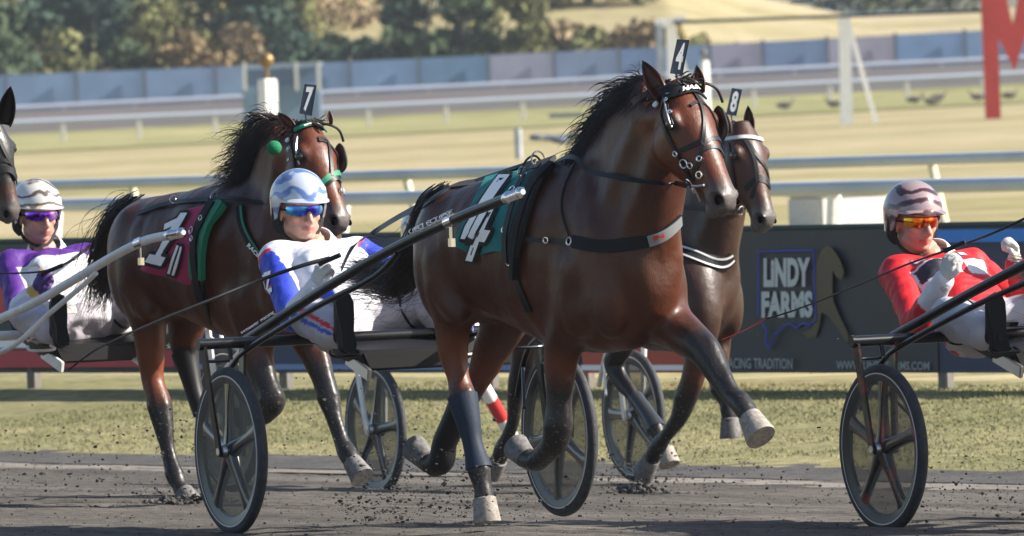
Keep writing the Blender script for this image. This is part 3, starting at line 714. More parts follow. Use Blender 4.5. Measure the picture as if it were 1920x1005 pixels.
def plate(h, q, txt, tq):
    c = P(q[0][0], q[0][1], h['W'](h['H'](-.06, 0, -.02)).y); Y = c.y
    pts = [P(u, v, Y) for u, v in q]; nrm = (pts[1]-pts[0]).cross(pts[3]-pts[0]).normalized()
    if nrm.dot(CP-pts[0]) < 0: nrm = -nrm
    bm = bmesh.new(); prism(bm, pts, -nrm*.005); m = sum(pts[:2], V((0, 0, 0)))/2
    tube(bm, [m-nrm*.002, m+V((0.004, 0, -.03)), h['W'](h['H'](-.02, 0, -.02))], .005, 8); pp = part(h, 'number_plate', bm, M['num'], None, False)
    bm = bmesh.new(); decal(bm, textbm(txt, .04, 3), quad([P(u, v, Y)+nrm*.002 for u, v in tq])); obj('plate_number', bm, M['whitep'], pp)
    bm = bmesh.new(); pp2 = [p+nrm*.0015 for p in pts]; tube(bm, pp2+[pp2[0]], .0022, 6); obj('plate_edge', bm, M['pad'], pp)
plate(h4, [(1257, 137), (1279, 140), (1292, 75), (1270, 74)], '4', [(1264, 129), (1277, 131), (1286, 81), (1273, 80)])
plate(h7, [(562, 212), (584, 217), (593, 160), (572, 158)], '7', [(568, 208), (581, 210), (589, 163), (575, 162)])
plate(h8, [(1362, 214), (1380, 217), (1391, 168), (1373, 165)], '8', [(1367, 209), (1379, 211), (1387, 172), (1375, 170)])
# number 7's harness
cloth(h7, [(267, 504), (362, 533), (399, 386), (350, 398)], M['pink'], wavy=.0)
glyphs(h7, [[(.1, 0), (.95, 0), (.95, .16), (.1, .16)], [(.38, .1), (.68, .1), (.68, 1), (.38, 1)], [(.0, .78), (.68, 1.0), (.68, .84), (.12, .66)]], [(276, 488), (314, 498), (372, 404), (332, 404)], .026, .12)
glyphs(h7, [[(0, 0), (.36, 0), (.36, 1), (0, 1)], [(.64, 0), (1, 0), (1, 1), (.64, 1)]], [(325, 510), (338, 514), (352, 464), (341, 460)], .030, .22)
straps(h7, 'saddle_pad', M['green'], .085, [(425, 382), (388, 430), (372, 480), (374, 522)], off=.022, th=.02)
straps(h7, 'saddle_pad_roll', M['green'], .022, [(427, 384), (400, 424), (389, 470), (387, 522)], off=.03, th=.03)
straps(h7, 'saddle_strap', M['nylon'], .055, [(408, 382), (383, 425), (374, 465), (378, 510), (386, 560)], off=.036, th=.012)
straps(h7, 'girth', M['leather'], .02, [(382, 530), (389, 570), (394, 606)], off=.008)
straps(h7, 'back_strap', M['leather'], .028, [(262, 402), (310, 385), (360, 378), (415, 374)], off=.008)
straps(h7, 'breast_collar', M['nylon'], .045, [(452, 388), (456, 420), (472, 455), (498, 492), (520, 512)], off=.010, th=.010)
straps(h7, 'collar_trim', M['green'], .012, [(455, 388), (460, 420), (477, 455), (503, 490)], off=.018, th=.003)
bm = bmesh.new(); decal(bm, textbm('RACING', .04, 4), px_on(h7['bvh'], [(470, 462), (497, 494), (501, 488), (474, 456)], .022)); part(h7, 'lettering', bm, M['whitep'])
terrets(h7, [(328, 380, .018), (405, 376, .020)])
rings_at(h7, 'buckle', [(375, 436, .016), (376, 450, .012), (391, 414, .012)], M['chrome'], .05)
straps(h7, 'crown_band', M['nylon'], .045, [(553, 244), (570, 236), (590, 231), (616, 235)], off=.010, th=.010)
straps(h7, 'brow_band', M['green'], .022, [(556, 246), (580, 236), (600, 234), (622, 242)], off=.016, th=.006)
straps(h7, 'silver_trim', M['whitep'], .007, [(572, 240), (590, 233), (610, 235)], off=.021, th=.003)
straps(h7, 'cheek_strap', M['leather'], .018, [(546, 262), (550, 290), (555, 318), (570, 350), (596, 375)], off=.007)
straps(h7, 'silver_cheek', M['steel'], .006, [(560, 258), (559, 285), (564, 308)], off=.012)
straps(h7, 'face_strap', M['leather'], .015, [(607, 243), (615, 268), (619, 300), (622, 330)], [(610, 243), (630, 285), (650, 320), (658, 350)], off=.006)
straps(h7, 'nose_band', M['green'], .026, [(597, 352), (618, 330), (640, 322), (655, 330)], off=.008, th=.010)
straps(h7, 'nose_band_lining', M['leather'], .022, [(602, 358), (622, 337), (642, 330), (656, 338)], off=.007, th=.008)
rings_at(h7, 'bit_ring', [(545, 280, .012), (606, 354, .014), (660, 346, .014), (661, 356, .012), (545, 300, .008)], M['chrome'], .012)
bm = bmesh.new(); p = P(514, 277, h7['W'](h7['H'](.02, -.1, 0)).y-.02); ball(bm, p, (.036, .036, .034), 20); part(h7, 'ear_plug_ball', bm, mat('green pompom', (.006, .16, .07), .95, bump=.8, bs=120))
rings_at(h7, 'cheek_disc', [(543, 266, .012)], M['whitep'], .016, .005)
# number 8's harness
white = mat('dusty white webbing', (.55, .55, .55), .6)
straps(h8, 'breast_collar', M['nylon'], .075, [(1275, 468), (1300, 478), (1335, 492), (1362, 494), (1372, 482)], off=.008, th=.008)
straps(h8, 'collar_edge', white, .010, [(1275, 478), (1300, 488), (1335, 501), (1362, 499), (1373, 487)], [(1276, 463), (1300, 472), (1335, 485), (1360, 486), (1371, 478)], off=.016, th=.004)
straps(h8, 'brow_band', white, .020, [(1364, 262), (1390, 258), (1412, 259), (1428, 264)], off=.010, th=.008)
straps(h8, 'face_strap', M['leather'], .020, [(1396, 262), (1410, 285), (1417, 310), (1420, 340)], [(1398, 262), (1418, 290), (1440, 322), (1456, 350)], off=.006)
straps(h8, 'cheek_strap', M['leather'], .018, [(1366, 268), (1372, 300), (1380, 350), (1392, 388)], [(1420, 340), (1412, 365), (1396, 392)], off=.006)
straps(h8, 'nose_band', M['leather'], .026, [(1398, 355), (1420, 332), (1442, 334), (1456, 352)], [(1418, 335), (1440, 340), (1456, 352)], off=.006)
rings_at(h8, 'bit_ring', [(1386, 394, .022), (1398, 392, .014), (1458, 360, .012), (1468, 362, .010)], M['chrome'], .012)
straps(h8, 'rein', M['leather'], .018, [(1255, 386), (1290, 388), (1330, 392), (1384, 396)], off=.02)
straps(h8, 'neck_pad', M['nylon'], .05, [(1268, 352), (1262, 375), (1255, 400)], off=.012)
# the hooded horse's bridle
straps(h1, 'nose_band', M['leather'], .030, [(-6, 322), (10, 314), (24, 322), (33, 336)], off=.008, th=.010)
straps(h1, 'face_strap', M['leather'], .018, [(-2, 262), (10, 290), (24, 315), (33, 345)], [(-12, 300), (4, 298), (18, 304)], off=.007)
straps(h1, 'hood_piping', M['whitep'], .004, [(-12, 214), (0, 220), (12, 230)], off=.006)

# ---------------------------------------------------------------- sulkies
SR = .362
def wheel(fr, root, y, x=0, z=SR, sp='spoke', ph=.3, rimc='rimw', holes=False):
    def put(name, bm, m, parent=None):
        bm.transform(Matrix.Translation(fr.o) @ fr.R.to_4x4() @ Matrix.Translation((x, y, z))); return obj(name, bm, m, parent or root)
    def lathe(prof, n=72):
        bm = bmesh.new(); R = [[bm.verts.new((r*math.cos(2*PI*k/n), yy, r*math.sin(2*PI*k/n))) for r, yy in prof] for k in range(n)]
        for k in range(n):
            a = R[k]; b = R[(k+1) % n]
            for i in range(len(prof)): j = (i+1) % len(prof); bm.faces.new((a[i], a[j], b[j], b[i]))
        return bm
    tw = .021
    ty = put('wheel', lathe([(SR-.040, -tw*.55), (SR-.030, -tw), (SR-.014, -tw), (SR-.003, -tw*.55), (SR, 0), (SR-.003, tw*.55), (SR-.014, tw), (SR-.030, tw), (SR-.040, tw*.55)]), M['tyre'])
    put('rim', lathe([(SR-.044, -tw*.95), (SR-.034, -tw*.9), (SR-.034, tw*.9), (SR-.044, tw*.95), (SR-.082, tw*.35), (SR-.082, -tw*.35)]), M['rim'], ty)
    for s in (-1, 1): put('rim_stripe', lathe([(SR-.040, s*tw*1.0), (SR-.036, s*tw*.98), (SR-.036, s*tw*1.06), (SR-.042, s*tw*1.06)]), M[rimc], ty)
    bm = bmesh.new(); tube(bm, [(0, -.045, 0), (0, -.03, 0), (0, .03, 0), (0, .045, 0)], [.024, .030, .030, .024], 20); put('hub', bm, M['steel'], ty)
    for k in range(5):
        a = ph+2*PI*k/5; c = V((math.cos(a), 0, math.sin(a))); s = V((-math.sin(a), 0, math.cos(a))); bm = bmesh.new(); rl = []
        for r, wd, th in ((.018, .048, .030), (.05, .040, .026), (.12, .030, .020), (.20, .027, .016), (.26, .034, .013), (.292, .056, .011)):
            rl.append([c*r+s*wd*math.copysign(abs(math.cos(t))**.7, math.cos(t))+V((0, 1, 0))*th*math.sin(t) for t in [2*PI*i/16 for i in range(16)]])
        rings(bm, rl); put('spoke', bm, M[sp], ty)
    for s in (-1, 1):
        put('wheel_cover', lathe([(.034, s*.016), (.282, s*.010), (.282, s*.0085), (.034, s*.0145)], 60), M['clear'], ty)
    bm = bmesh.new(); tube(bm, [(SR*.80, .0, .03), (SR*.86, .0, .03)], .003, 6)
    bm.free()
    return ty
def sulky(fr, label, cp, shaftR, shaftL, brace, seat=True, drop=0, wy=.78, cfork=None, wheels=(-1, 1), sp='spoke', barw=.90, barr=.024, text=(), hubz=SR, ph=.3, cseat='blackm', fx=-.115, clow=None):
    root = empty('sulky', fr.o, label, 'sulky', 'racing sulkies'); c = M[cp]; cf = M[cfork or cp]
    def put(name, bm, m, parent=None): bm.transform(Matrix.Translation(fr.o) @ fr.R.to_4x4()); return obj(name, bm, m, parent or root)
    bz = .825; bx = -.03
    bm = bmesh.new(); tube(bm, [(bx, -barw, bz), (bx, barw, bz)], barr, 16)
    for s in (-1, 1): tube(bm, [(bx, s*(barw-.012), bz), (bx, s*(barw+.004), bz)], barr*1.12, 16)
    put('arch_bar', bm, c)
    for s in wheels:
        ty = wheel(fr, root, s*wy, 0, hubz, sp, ph if s < 0 else ph+.5)
        # outer blade, inner blade
        for k, yy in ((0, wy+.055), (1, wy-.055)):
            bm = bmesh.new(); a = V((bx, s*(wy+(.10 if k == 0 else -.085)), bz-.01)); b = V((0, s*yy, hubz))
            ax = (b-a).normalized(); rl = []
            for t, wd in ((0, .026), (.5, .022), (.93, .02), (1.02, .021), (1.05, .012)):
                p = a.lerp(b, t); u = V((1, 0, 0)); rl.append([p+u*wd+V((0, .006, 0)), p+u*wd-V((0, .006, 0)), p-u*wd-V((0, .006, 0)), p-u*wd+V((0, .006, 0))])
            rings(bm, rl); put('wheel_fork', bm, cf)
            bm = bmesh.new(); tube(bm, [V((0, s*(yy-.008), hubz)), V((0, s*(yy+.008), hubz))], .017, 14); put('axle_nut', bm, M['chrome'])
        bm = bmesh.new(); tube(bm, [(bx, s*(wy-.02), bz), (bx+.02, s*(wy-.02), hubz+SR+.03)], .010, 8); tube(bm, [(bx, s*(wy+.095), bz-.075), (bx+.005, s*(wy-.02), bz-.075)], .007, 8); put('fork_brace', bm, c)
    for k, (pts, y) in enumerate(((shaftR, -1), (shaftL, 1))):
        if not pts: continue
        q = cr(pts, 8); bm = bmesh.new(); tube(bm, [V(p) for p in q], .0215, 14); sh_ = put('shaft', bm, c)
        t = V(q[-1])-V(q[-2]); t.normalize(); e = V(q[-1]); bm = bmesh.new()
        prof = [0.022]*2+[.027, .027, .019, .024, .019, .024, .019, .024, .019, .026, .024, .012]
        tube(bm, [e+t*(.012*i-.02) for i in range(len(prof))], prof, 14); put('shaft_tip', bm, M['chrome'], sh_)
        bm = bmesh.new(); mpt = V(q[-10]); tt = (V(q[-9])-V(q[-11])).normalized(); tube(bm, [mpt-tt*.03, mpt+tt*.03], .027, 14)
        tube(bm, [mpt, mpt+V((0, 0, -.085))], .010, 8); box(bm, mpt+V((0, 0, -.09)), (.03, .02, .035)); put('shaft_clamp', bm, M['chrome'], sh_)
    if brace:
        for s in (-1, 1):
            bm = bmesh.new(); tube(bm, [V((p[0], s*abs(p[1]), p[2])) for p in cr(brace, 6)], .013, 10); put('lower_brace', bm, c)
            b = V(cr(brace, 6)[7]); bm = bmesh.new(); tube(bm, [(b.x, s*abs(b.y), b.z), (bx+.02, s*(wy-.16), hubz+.12)], .008, 8); put('brace_stay', bm, c)
    if seat:
        # seat pan slung under and behind the bar with a padded top
        bm = bmesh.new(); x0, x1 = -.50, .20
        sec = [(-.52, .90, .86, .15), (-.40, .86, .80, .21), (-.2, .84, .75, .24), (0.02, .80, .70, .27), (.18, .77, .68, .24)]
        rings(bm, [[V((x, -w, a)), V((x, w, a)), V((x, w*.82, b)), V((x, -w*.82, b))] for x, a, b, w in sec]); bmesh.ops.bevel(bm, geom=bm.edges[:], offset=.012, segments=2, affect='EDGES'); put('seat_pan', bm, M[cseat])
        bm = bmesh.new(); box(bm, (-.40, 0, .86), (.28, .34, .04), Matrix.Rotation(.12, 3, 'Y'), .02); put('seat_cushion', bm, M['leather'])
        for s in (-1, 1):
            bm = bmesh.new(); box(bm, (.12, s*.22, .70), (.24, .02, .055), Matrix.Rotation(.3, 3, 'Y'), .004); put('seat_bracket', bm, M['white' if cp == 'white' else 'steel'])
            bm = bmesh.new(); tube(bm, cr([(.02, s*.30, .80), (.25, s*.36, .83), (.43, s*.43, .82)], 4), .010, 8); tube(bm, cr([(.43, s*.37, .78), (.47, s*.37, .76), (.47, s*.49, .76), (.43, s*.49, .78)], 4), .007, 8); put('foot_rest', bm, c)
    return root
FS4 = Frame((-.527, 45.0, .018), 25); J = FS4.J
SHR = [J(462, 637, -.60), J(600, 547, -.52), J(730, 470, -.44), J(860, 408, -.37), J(952, 371, -.34)]
SHL = [V((p.x, -p.y, p.z)) for p in SHR]
BR = [J(404, 772, -.72), J(420, 722, -.71), J(440, 680, -.70), J(475, 648, -.69), J(590, 577, -.60), J(700, 520, -.50), J(745, 476, -.45)]
s4 = sulky(FS4, 'black two-wheeled sulky under the driver in blue and white', 'black', SHR, SHL, BR)
def text_on_shaft(root, fr, s, q, y, m='whitep', off=.024):
    bm = bmesh.new(); pts = [fr.W(fr.J(u, v, y)) for u, v in q]
    n = (pts[1]-pts[0]).cross(pts[3]-pts[0]).normalized(); n = n if n.dot(CP-pts[0]) > 0 else -n
    src = textbm(s, .03, 3); f = quad(pts); decal(bm, src, lambda x, y_: f(x, y_)+n*(off+.001-.010*(2*y_-1)**2)); obj('lettering', bm, M[m], root)
text_on_shaft(s4, FS4, 'UFO ECLIPSE', [(777, 440), (858, 401), (856, 391), (775, 429)], -.405)
text_on_shaft(s4, FS4, 'Wheeler Racing', [(462, 629), (525, 588), (521, 581), (458, 622)], -.575)
# the red driver's sulky at the right edge
FS5 = Frame(((1940-960)/(19530/44.8), 44.8, gz(2.25, 44.8)), 27.5)
s5 = sulky(FS5, 'black and red sulky under the driver in red at the right edge', 'black', SHR, SHL, BR, cfork='redsp', sp='redsp', ph=.25)
# number 7's white sulky behind its horse
FS7 = Frame(((150-960)/(19530/51.0), 51.0, gz(-2.11, 51)), 27); J = FS7.J
SHR7 = [J(-60, 625, -.60), J(60, 570, -.52), J(130, 530, -.46), J(210, 482, -.42), J(270, 452, -.38), J(318, 441, -.36)]
BR7 = [J(-110, 775, -.72), J(-70, 715, -.71), J(-30, 675, -.70), J(30, 645, -.66), J(90, 590, -.56), J(150, 540, -.48), J(180, 512, -.45)]
s7 = sulky(FS7, 'white sulky of the driver in purple, its axle bar behind number 7', 'white', SHR7, [V((p.x, -p.y, p.z)) for p in SHR7], BR7)
# number 8's white sulky, seen between the legs
FS8 = Frame(((937-960)/(19530/56.6), 56.6, gz(-.07, 56.6)), 26)
s8 = sulky(FS8, 'white sulky of the number 8 horse, seen between the horse legs', 'white', SHR, SHL, BR, ph=.1)
# the horse of the driver in red: everything but its tail is beyond the right edge
def copy_tree(o, parent=None):
    c = o.copy(); sc.collection.objects.link(c); mi = o.matrix_parent_inverse.copy(); c.parent = parent; c.matrix_parent_inverse = mi
    for ch in [x for x in sc.objects if x.parent == o]: copy_tree(ch, c)
    return c

# ---------------------------------------------------------------- drivers
def driver(fr, j, label, cols, jacket, helmet, lens, glove, group='drivers seated on the sulkies', hyaw=0.0, hroll=0, seathide=False):
    """j: joints in sulky coordinates; a seated, leaning figure"""
    root = empty('person', fr.W(j['pelvis']), label, 'person', group)
    def put(name, bm, m, parent=None):
        bm.transform(Matrix.Translation(fr.o) @ fr.R.to_4x4()); return obj(name, bm, m, parent or root)
    def putme(name, me, m, parent=None):
        me.transform(Matrix.Translation(fr.o) @ fr.R.to_4x4()); return finish(name, me, m, parent or root)
    j = {k: V(p) for k, p in j.items()}
    pel, nk, hd = j['pelvis'], j['neck'], j['head']
    shc = (j['shR']+j['shL'])/2; up = (shc-pel).normalized(); side = (j['shL']-j['shR']).normalized(); fwd = side.cross(up).normalized()
    # head frame: facing direction
    fd = V((math.cos(hyaw), math.sin(hyaw), -.10)).normalized(); hu = V((-.16, hroll, 1)).normalized(); hs_ = hu.cross(fd).normalized(); hu = fd.cross(hs_).normalized()
    KH = 1.13
    HF = lambda f, s, u: hd+(fd*f+hs_*s+hu*u)*KH
    HR = Matrix((fd, hs_, hu)).transposed()
    def skel(bm, g, arms=True, legs=True, torso=True, hands=True, head=True):
        if torso:
            sec = []
            for t, a, b in ((-.10, .09, .13), (0, .125, .172), (.25, .122, .165), (.5, .118, .168), (.75, .12, .190), (.93, .095, .185), (1.04, .06, .11), (1.10, .05, .06)):
                sec.append((pel.lerp(shc, t)+fwd*(.012 if .2 < t < .95 else 0), fwd, side, a+g, b+g, 1.0))
            loft(bm, sec)
            for s in (-1, 1):
                ball(bm, (j['shR'] if s < 0 else j['shL']), (.076+g,)*3, 14); ball(bm, pel.lerp(shc, .74)+side*s*.08+fwd*.07, (.085+g, .09+g, .06+g), 14)
        if arms:
            for s in 'RL':
                a, b, c = j['sh'+s], j['el'+s], j['wr'+s]
                limb(bm, [(shc.lerp(a, .55), .065+g), (a, .068+g), (a.lerp(b, .5), .056+g), (b, .046+g), (b.lerp(c, .35), .045+g*1.1), (b.lerp(c, .96) if not hands else c, .030+g*1.2)])
        if legs:
            for s in 'RL':
                a, b, c = j['hip'+s], j['kn'+s], j['an'+s]
                limb(bm, [(pel.lerp(a, .6), .10+g), (a, .10+g), (a.lerp(b, .5), .085+g), (b, .062+g), (b.lerp(c, .35), .062+g*1.2), (c.lerp(b, .12), .042+g*1.5)])
        if head:
            limb(bm, [(nk+(shc-nk)*.3, .066), (nk, .062), (hd-hu*.07-fd*.030, .060)])
            ball(bm, HF(-.012, 0, .030), (.106, .086, .112), 22, HR); ball(bm, HF(.022, 0, -.035), (.078, .070, .086), 20, HR)
            ball(bm, HF(.060, 0, -.086), (.026, .030, .022), 12, HR)                # chin
            limb(bm, [(HF(.020, -.052, -.06), .022), (HF(.058, 0, -.090), .020), (HF(.020, .052, -.06), .022)])
            limb(bm, [(HF(.088, 0, .012), .010), (HF(.108, 0, -.020), .012), (HF(.112, 0, -.030), .014), (HF(.096, 0, -.038), .012)])
            for s in (-1, 1):
                ball(bm, HF(.096, s*.013, -.033), (.010, .009, .008), 10, HR); ball(bm, HF(.058, s*.040, -.018), (.026, .022, .022), 12, HR)
                ball(bm, HF(-.008, s*.078, -.012), (.020, .009, .032), 10, HR)
            limb(bm, [(HF(.082, -.022, -.057), .006), (HF(.093, 0, -.055), .0085), (HF(.082, .022, -.057), .006)])
            limb(bm, [(HF(.080, -.018, -.067), .006), (HF(.089, 0, -.068), .0085), (HF(.080, .018, -.067), .006)])
            limb(bm, [(HF(.080, -.045, .040), .010), (HF(.094, 0, .038), .010), (HF(.080, .045, .040), .010)])
    def hand(bm, g, s):
        c, pd, pn = j['wr'+s], j['hd'+s].normalized(), j['pn'+s].normalized()       # wrist, along the palm, back of the hand
        sdv = pd.cross(pn).normalized(); pn = sdv.cross(pd).normalized()
        R_ = Matrix((pd, sdv, pn)).transposed()
        ball(bm, c+pd*.045, (.050, .040+g, .017+g), 14, R_); limb(bm, [(c-pd*.03, .028+g), (c+pd*.02, .027+g)])
        for k in range(4):
            o = (k-1.5)*.021; L = (.040, .046, .042, .034)[k]; p0 = c+pd*.078+sdv*o; p1 = p0+pd*L*.55-pn*L*.55; p2 = p1-pn*L*.62-pd*L*.25; p3 = p2-pd*L*.55+pn*.004
            limb(bm, [(p0, .0105+g*.5), (p1, .010+g*.5), (p2, .0092+g*.5), (p3, .0085+g*.5)], 10, 3)
        ts = 1 if s == 'R' else -1; ts = ts*j.get('ts', V((1, 0, 0))).x
        p0 = c+pd*.020+sdv*.030*ts-pn*.004; p1 = c+pd*.050+sdv*.050*ts-pn*.018; p2 = c+pd*.074+sdv*.036*ts-pn*.030
        limb(bm, [(p0, .014+g*.5), (p1, .012+g*.5), (p2, .0095+g*.5)], 10, 3)
    bm = bmesh.new(); skel(bm, 0)
    for s in 'RL': hand(bm, 0, s)
    bme = fuse(bm, .0055, 2, .5); lip = HF(.09, 0, -.062)
    def sk(p):
        q = HR.transposed() @ (p-hd)/KH
        if q.x > .06 and abs(q.y) < .026 and abs(q.z+.061) < .0075: return (.36, .12, .10, 1)
        if q.x > .03 and q.z < -.045: return (.40, .225, .175, 1)
        if q.x > .05 and abs(q.y) > .02 and abs(q.z+.02) < .02: return (.52, .235, .175, 1)
        return (.48, .25, .185, 1)
    setattr_col(bme, 'cloth', sk); body = putme('body', bme, M['skinc'])
    bm = bmesh.new(); skel(bm, .013, True, False, True, False, False)
    ring = []
    me = fuse(bm, .009, 5, .5)
    for v in me.vertices:                                                           # folds of cloth
        n = noise.noise(v.co*14+V((1, 5, 2)))*.008+noise.noise(V((v.co.x*34, v.co.y*10, v.co.z*14)))*.007
        v.co += (v.co-(pel.lerp(shc, max(0, min(1, (v.co-pel).dot(up)/(shc-pel).length))))).normalized()*n
    env = dict(pel=pel, shc=shc, up=up, side=side, fwd=fwd, j=j)
    def seg(p, a, b):
        t = max(0, min(1, (p-a).dot(b-a)/(b-a).length_squared)); return (p-a.lerp(b, t)).length, t
    setattr_col(me, 'cloth', lambda p: (*jacket(p, env, seg), 1))
    jk = putme('jacket', me, M['cloth'])
    bm = bmesh.new(); skel(bm, .022, False, True, False, False, False); loft(bm, [(pel.lerp(shc, t), fwd, side, a, b, 1) for t, a, b in ((-.14, .09, .14), (0, .14, .185), (.16, .136, .178))])
    me = fuse(bm, .010, 5, .5)
    for v in me.vertices: v.co += V((noise.noise(v.co*16), noise.noise(v.co*16+V((9, 0, 0))), noise.noise(v.co*13+V((0, 9, 0)))))*.012
    def pc(p):
        for s in 'RL':
            a, b, c = j['hip'+s], j['kn'+s], j['an'+s]
            for st, col in cols.get('stripes', {}).items():
                for q0, q1 in ((a, b), (b, c)):
                    d, t = seg(p, q0, q1); ax = (q1-q0).normalized(); r = (p-q0.lerp(q1, t)); r = r-ax*r.dot(ax)
                    o = V((0, -1 if s == 'R' else 1, .45)).normalized(); o = o-ax*o.dot(ax)
                    if d < .14 and r.length > .02 and abs(r.normalized().cross(o.normalized()).dot(ax)-st) < .13 and r.dot(o) > 0: return col
        return cols['pants']
    setattr_col(me, 'cloth', lambda p: (*pc(p), 1))
    tr = putme('trousers', me, M['cloth'])
    for s in 'RL':
        bm = bmesh.new(); hand(bm, .004, s); putme('glove', fuse(bm, .0045, 2, .5), M[glove])
        k, a = j['kn'+s], j['an'+s]; tdir = (j['toe'+s]-j['heel'+s]).normalized(); toe, heel = j['toe'+s], j['heel'+s]
        sn = (a-heel); sn = (sn-tdir*sn.dot(tdir)).normalized(); w_ = tdir.cross(sn).normalized()
        bm = bmesh.new(); limb(bm, [(a.lerp(k, .62), .060), (a.lerp(k, .3), .052), (a, .044)]); limb(bm, [(a, .044), (heel.lerp(toe, .45)+sn*.045, .040), (heel.lerp(toe, .82)+sn*.032, .036)])
        limb(bm, [(heel+sn*.04+tdir*.035, .036), (heel.lerp(toe, .5)+sn*.03, .034)]); bo = putme('boot', fuse(bm, .007, 3, .5), M['bootb'])
        bm = bmesh.new(); rl = []
        for h_ in (-.004, .010):
            rl.append([heel+tdir*(x*(toe-heel).length)+w_*y+sn*h_ for x, y in ((0, 0), (.03, .026), (.12, .034), (.35, .028), (.6, .038), (.82, .042), (.95, .030), (1.0, 0), (.95, -.030), (.82, -.042), (.6, -.038), (.35, -.028), (.12, -.034), (.03, -.026))])
        rings(bm, rl); put('boot_sole', bm, M['blackm'], bo)
        bm = bmesh.new(); c0 = a.lerp(k, .45); ax = (k-a).normalized(); ringlet(bm, c0, .064, ax, .009, 24); put('gaiter_strap', bm, M['leather'], bo)
        kb = j['hip'+s].lerp(k, .62); ax = (k-j['hip'+s]).normalized(); bm = bmesh.new(); ringlet(bm, kb, .096, ax, .008, 28); put('leg_strap', bm, M['leather'])
    # collar
    bm = bmesh.new(); nd = (hd-nk).normalized(); n0 = nk.lerp(shc, .12)+fd*.030+hu*.004; rl = []
    a_ = nd.cross(side).normalized(); b_ = nd.cross(a_).normalized()
    for t, r in ((-.035, .104), (.0, .092), (.030, .083), (.031, .077), (0, .080)):
        rl.append([n0+nd*(t+.012*math.cos(k*PI/12))+a_*r*math.cos(k*PI/12)+b_*r*math.sin(k*PI/12) for k in range(24)])
    rings(bm, rl, False); put('collar', bm, M['whitecloth'])
    # helmet: shell with brim, ear guards and chin strap
    bm = bmesh.new(); NU, NV = 40, 18; grid = []
    for lay in (0, 1):
        for i in range(NV+1):
            th = i/NV; row = []
            for k in range(NU):
                a = 2*PI*k/NU; cf = math.cos(a)                                      # cf = 1 in front
                lim = 1.50 if cf > .45 else 1.50+min(1, (.45-cf)/.35)*.62            # front edge high, sides and back low
                ph = th*lim; r = (1.0-.075*lay)
                x = .128*r*math.sin(ph)*math.cos(a); y = .110*r*math.sin(ph)*math.sin(a); z = .118*r*math.cos(ph)
                if ph > PI/2: x = .128*r*math.cos(a)*(1-.10*(ph-PI/2)); y = .110*r*math.sin(a)*(1-.10*(ph-PI/2)); z = -(ph-PI/2)*.150
                row.append(bm.verts.new(HF(x-.012, y, z+.048)))
            grid.append(row)
    n1 = NV+1
    for lay in (0, 1):
        for i in range(1, NV):
            for k in range(NU):
                r1, r2 = grid[lay*n1+i], grid[lay*n1+i+1]; bm.faces.new((r1[k], r1[(k+1) % NU], r2[(k+1) % NU], r2[k]))
        bm.faces.new(grid[lay*n1+1])
    for k in range(NU): bm.faces.new((grid[NV][k], grid[NV][(k+1) % NU], grid[n1+NV][(k+1) % NU], grid[n1+NV][k]))
    for i in (0, n1):
        for vv in grid[i]: bm.verts.remove(vv)
    he = put('helmet', bm, M[helmet])
    bm = bmesh.new(); rl = []                                                        # brim
    for t in range(0, 13):
        a = (t/12-.5)*2.3; c_, s_ = math.cos(a), math.sin(a); e = .044*max(0, math.cos(a*1.3))**.8
        b0 = HF(.121*c_-.012, .104*s_, .062); b1 = HF((.124+e)*c_-.012, (.106+e*.6)*s_, .052-.004)
        rl.append([b0, b1, b1-hu*.005, b0-hu*.006])
    rings(bm, rl); put('brim', bm, M[helmet], he)
    for s in (-1, 1):
        bm = bmesh.new(); limb(bm, [(HF(-.02, s*.088, .01), .024), (HF(-.022, s*.086, -.045), .026), (HF(-.012, s*.080, -.072), .014)], 12); put('ear_guard', fuse_bm(bm), M['pad'], he)
    bm = bmesh.new(); ribbon(bm, [HF(-.005, -.086, -.04), HF(.012, -.072, -.085), HF(.035, -.035, -.118), HF(.045, 0, -.122), HF(.035, .035, -.118), HF(.012, .072, -.085), HF(-.005, .086, -.04)], .016, fd, .004); put('chin_strap', bm, M['pad' if glove != 'glove' else 'pad'], he)
    # wraparound glasses
    bm = bmesh.new(); rl = []
    for t in range(0, 17):
        x = (t/16-.5)*2; a = x*1.15; e = .027*(1-.25*abs(x)**2)-.010*math.exp(-(x/.10)**2)
        rr = .098; p = HF(rr*math.cos(a)*.98+.016-.012, rr*math.sin(a)*.84, .010)
        n = (HR @ V((math.cos(a), math.sin(a), 0))).normalized(); top = .021*(1-.2*x*x)
        lo = -.024*(1-.45*x*x)*(1-.85*math.exp(-(x/.16)**2))
        rl.append([p+hu*top, p+hu*(top+lo)/2+n*.004, p+hu*lo, p+hu*lo-n*.003, p+hu*top-n*.003])
    rings(bm, rl); gl = put('sunglasses', bm, M[lens])
    for s in (-1, 1):
        bm = bmesh.new(); tube(bm, [HF(.048, s*.076, .012), HF(.01, s*.084, .012), HF(-.02, s*.086, .008)], .004, 6); put('glasses_arm', bm, M['blackm'], gl)
    return root, jk
def fuse_bm(bm):
    me = fuse(bm, .005, 2, .5); b = bmesh.new(); b.from_mesh(me); bpy.data.meshes.remove(me); return b
M['cloth'] = attmat('silks', 'cloth', .55, .35, 22, .4)
M['skinc'] = attmat('face skin', 'cloth', .48, .12, 120, .4)
M['whitecloth'] = mat('white collar cloth', (.68, .68, .70), .7, bump=.3, bs=30)
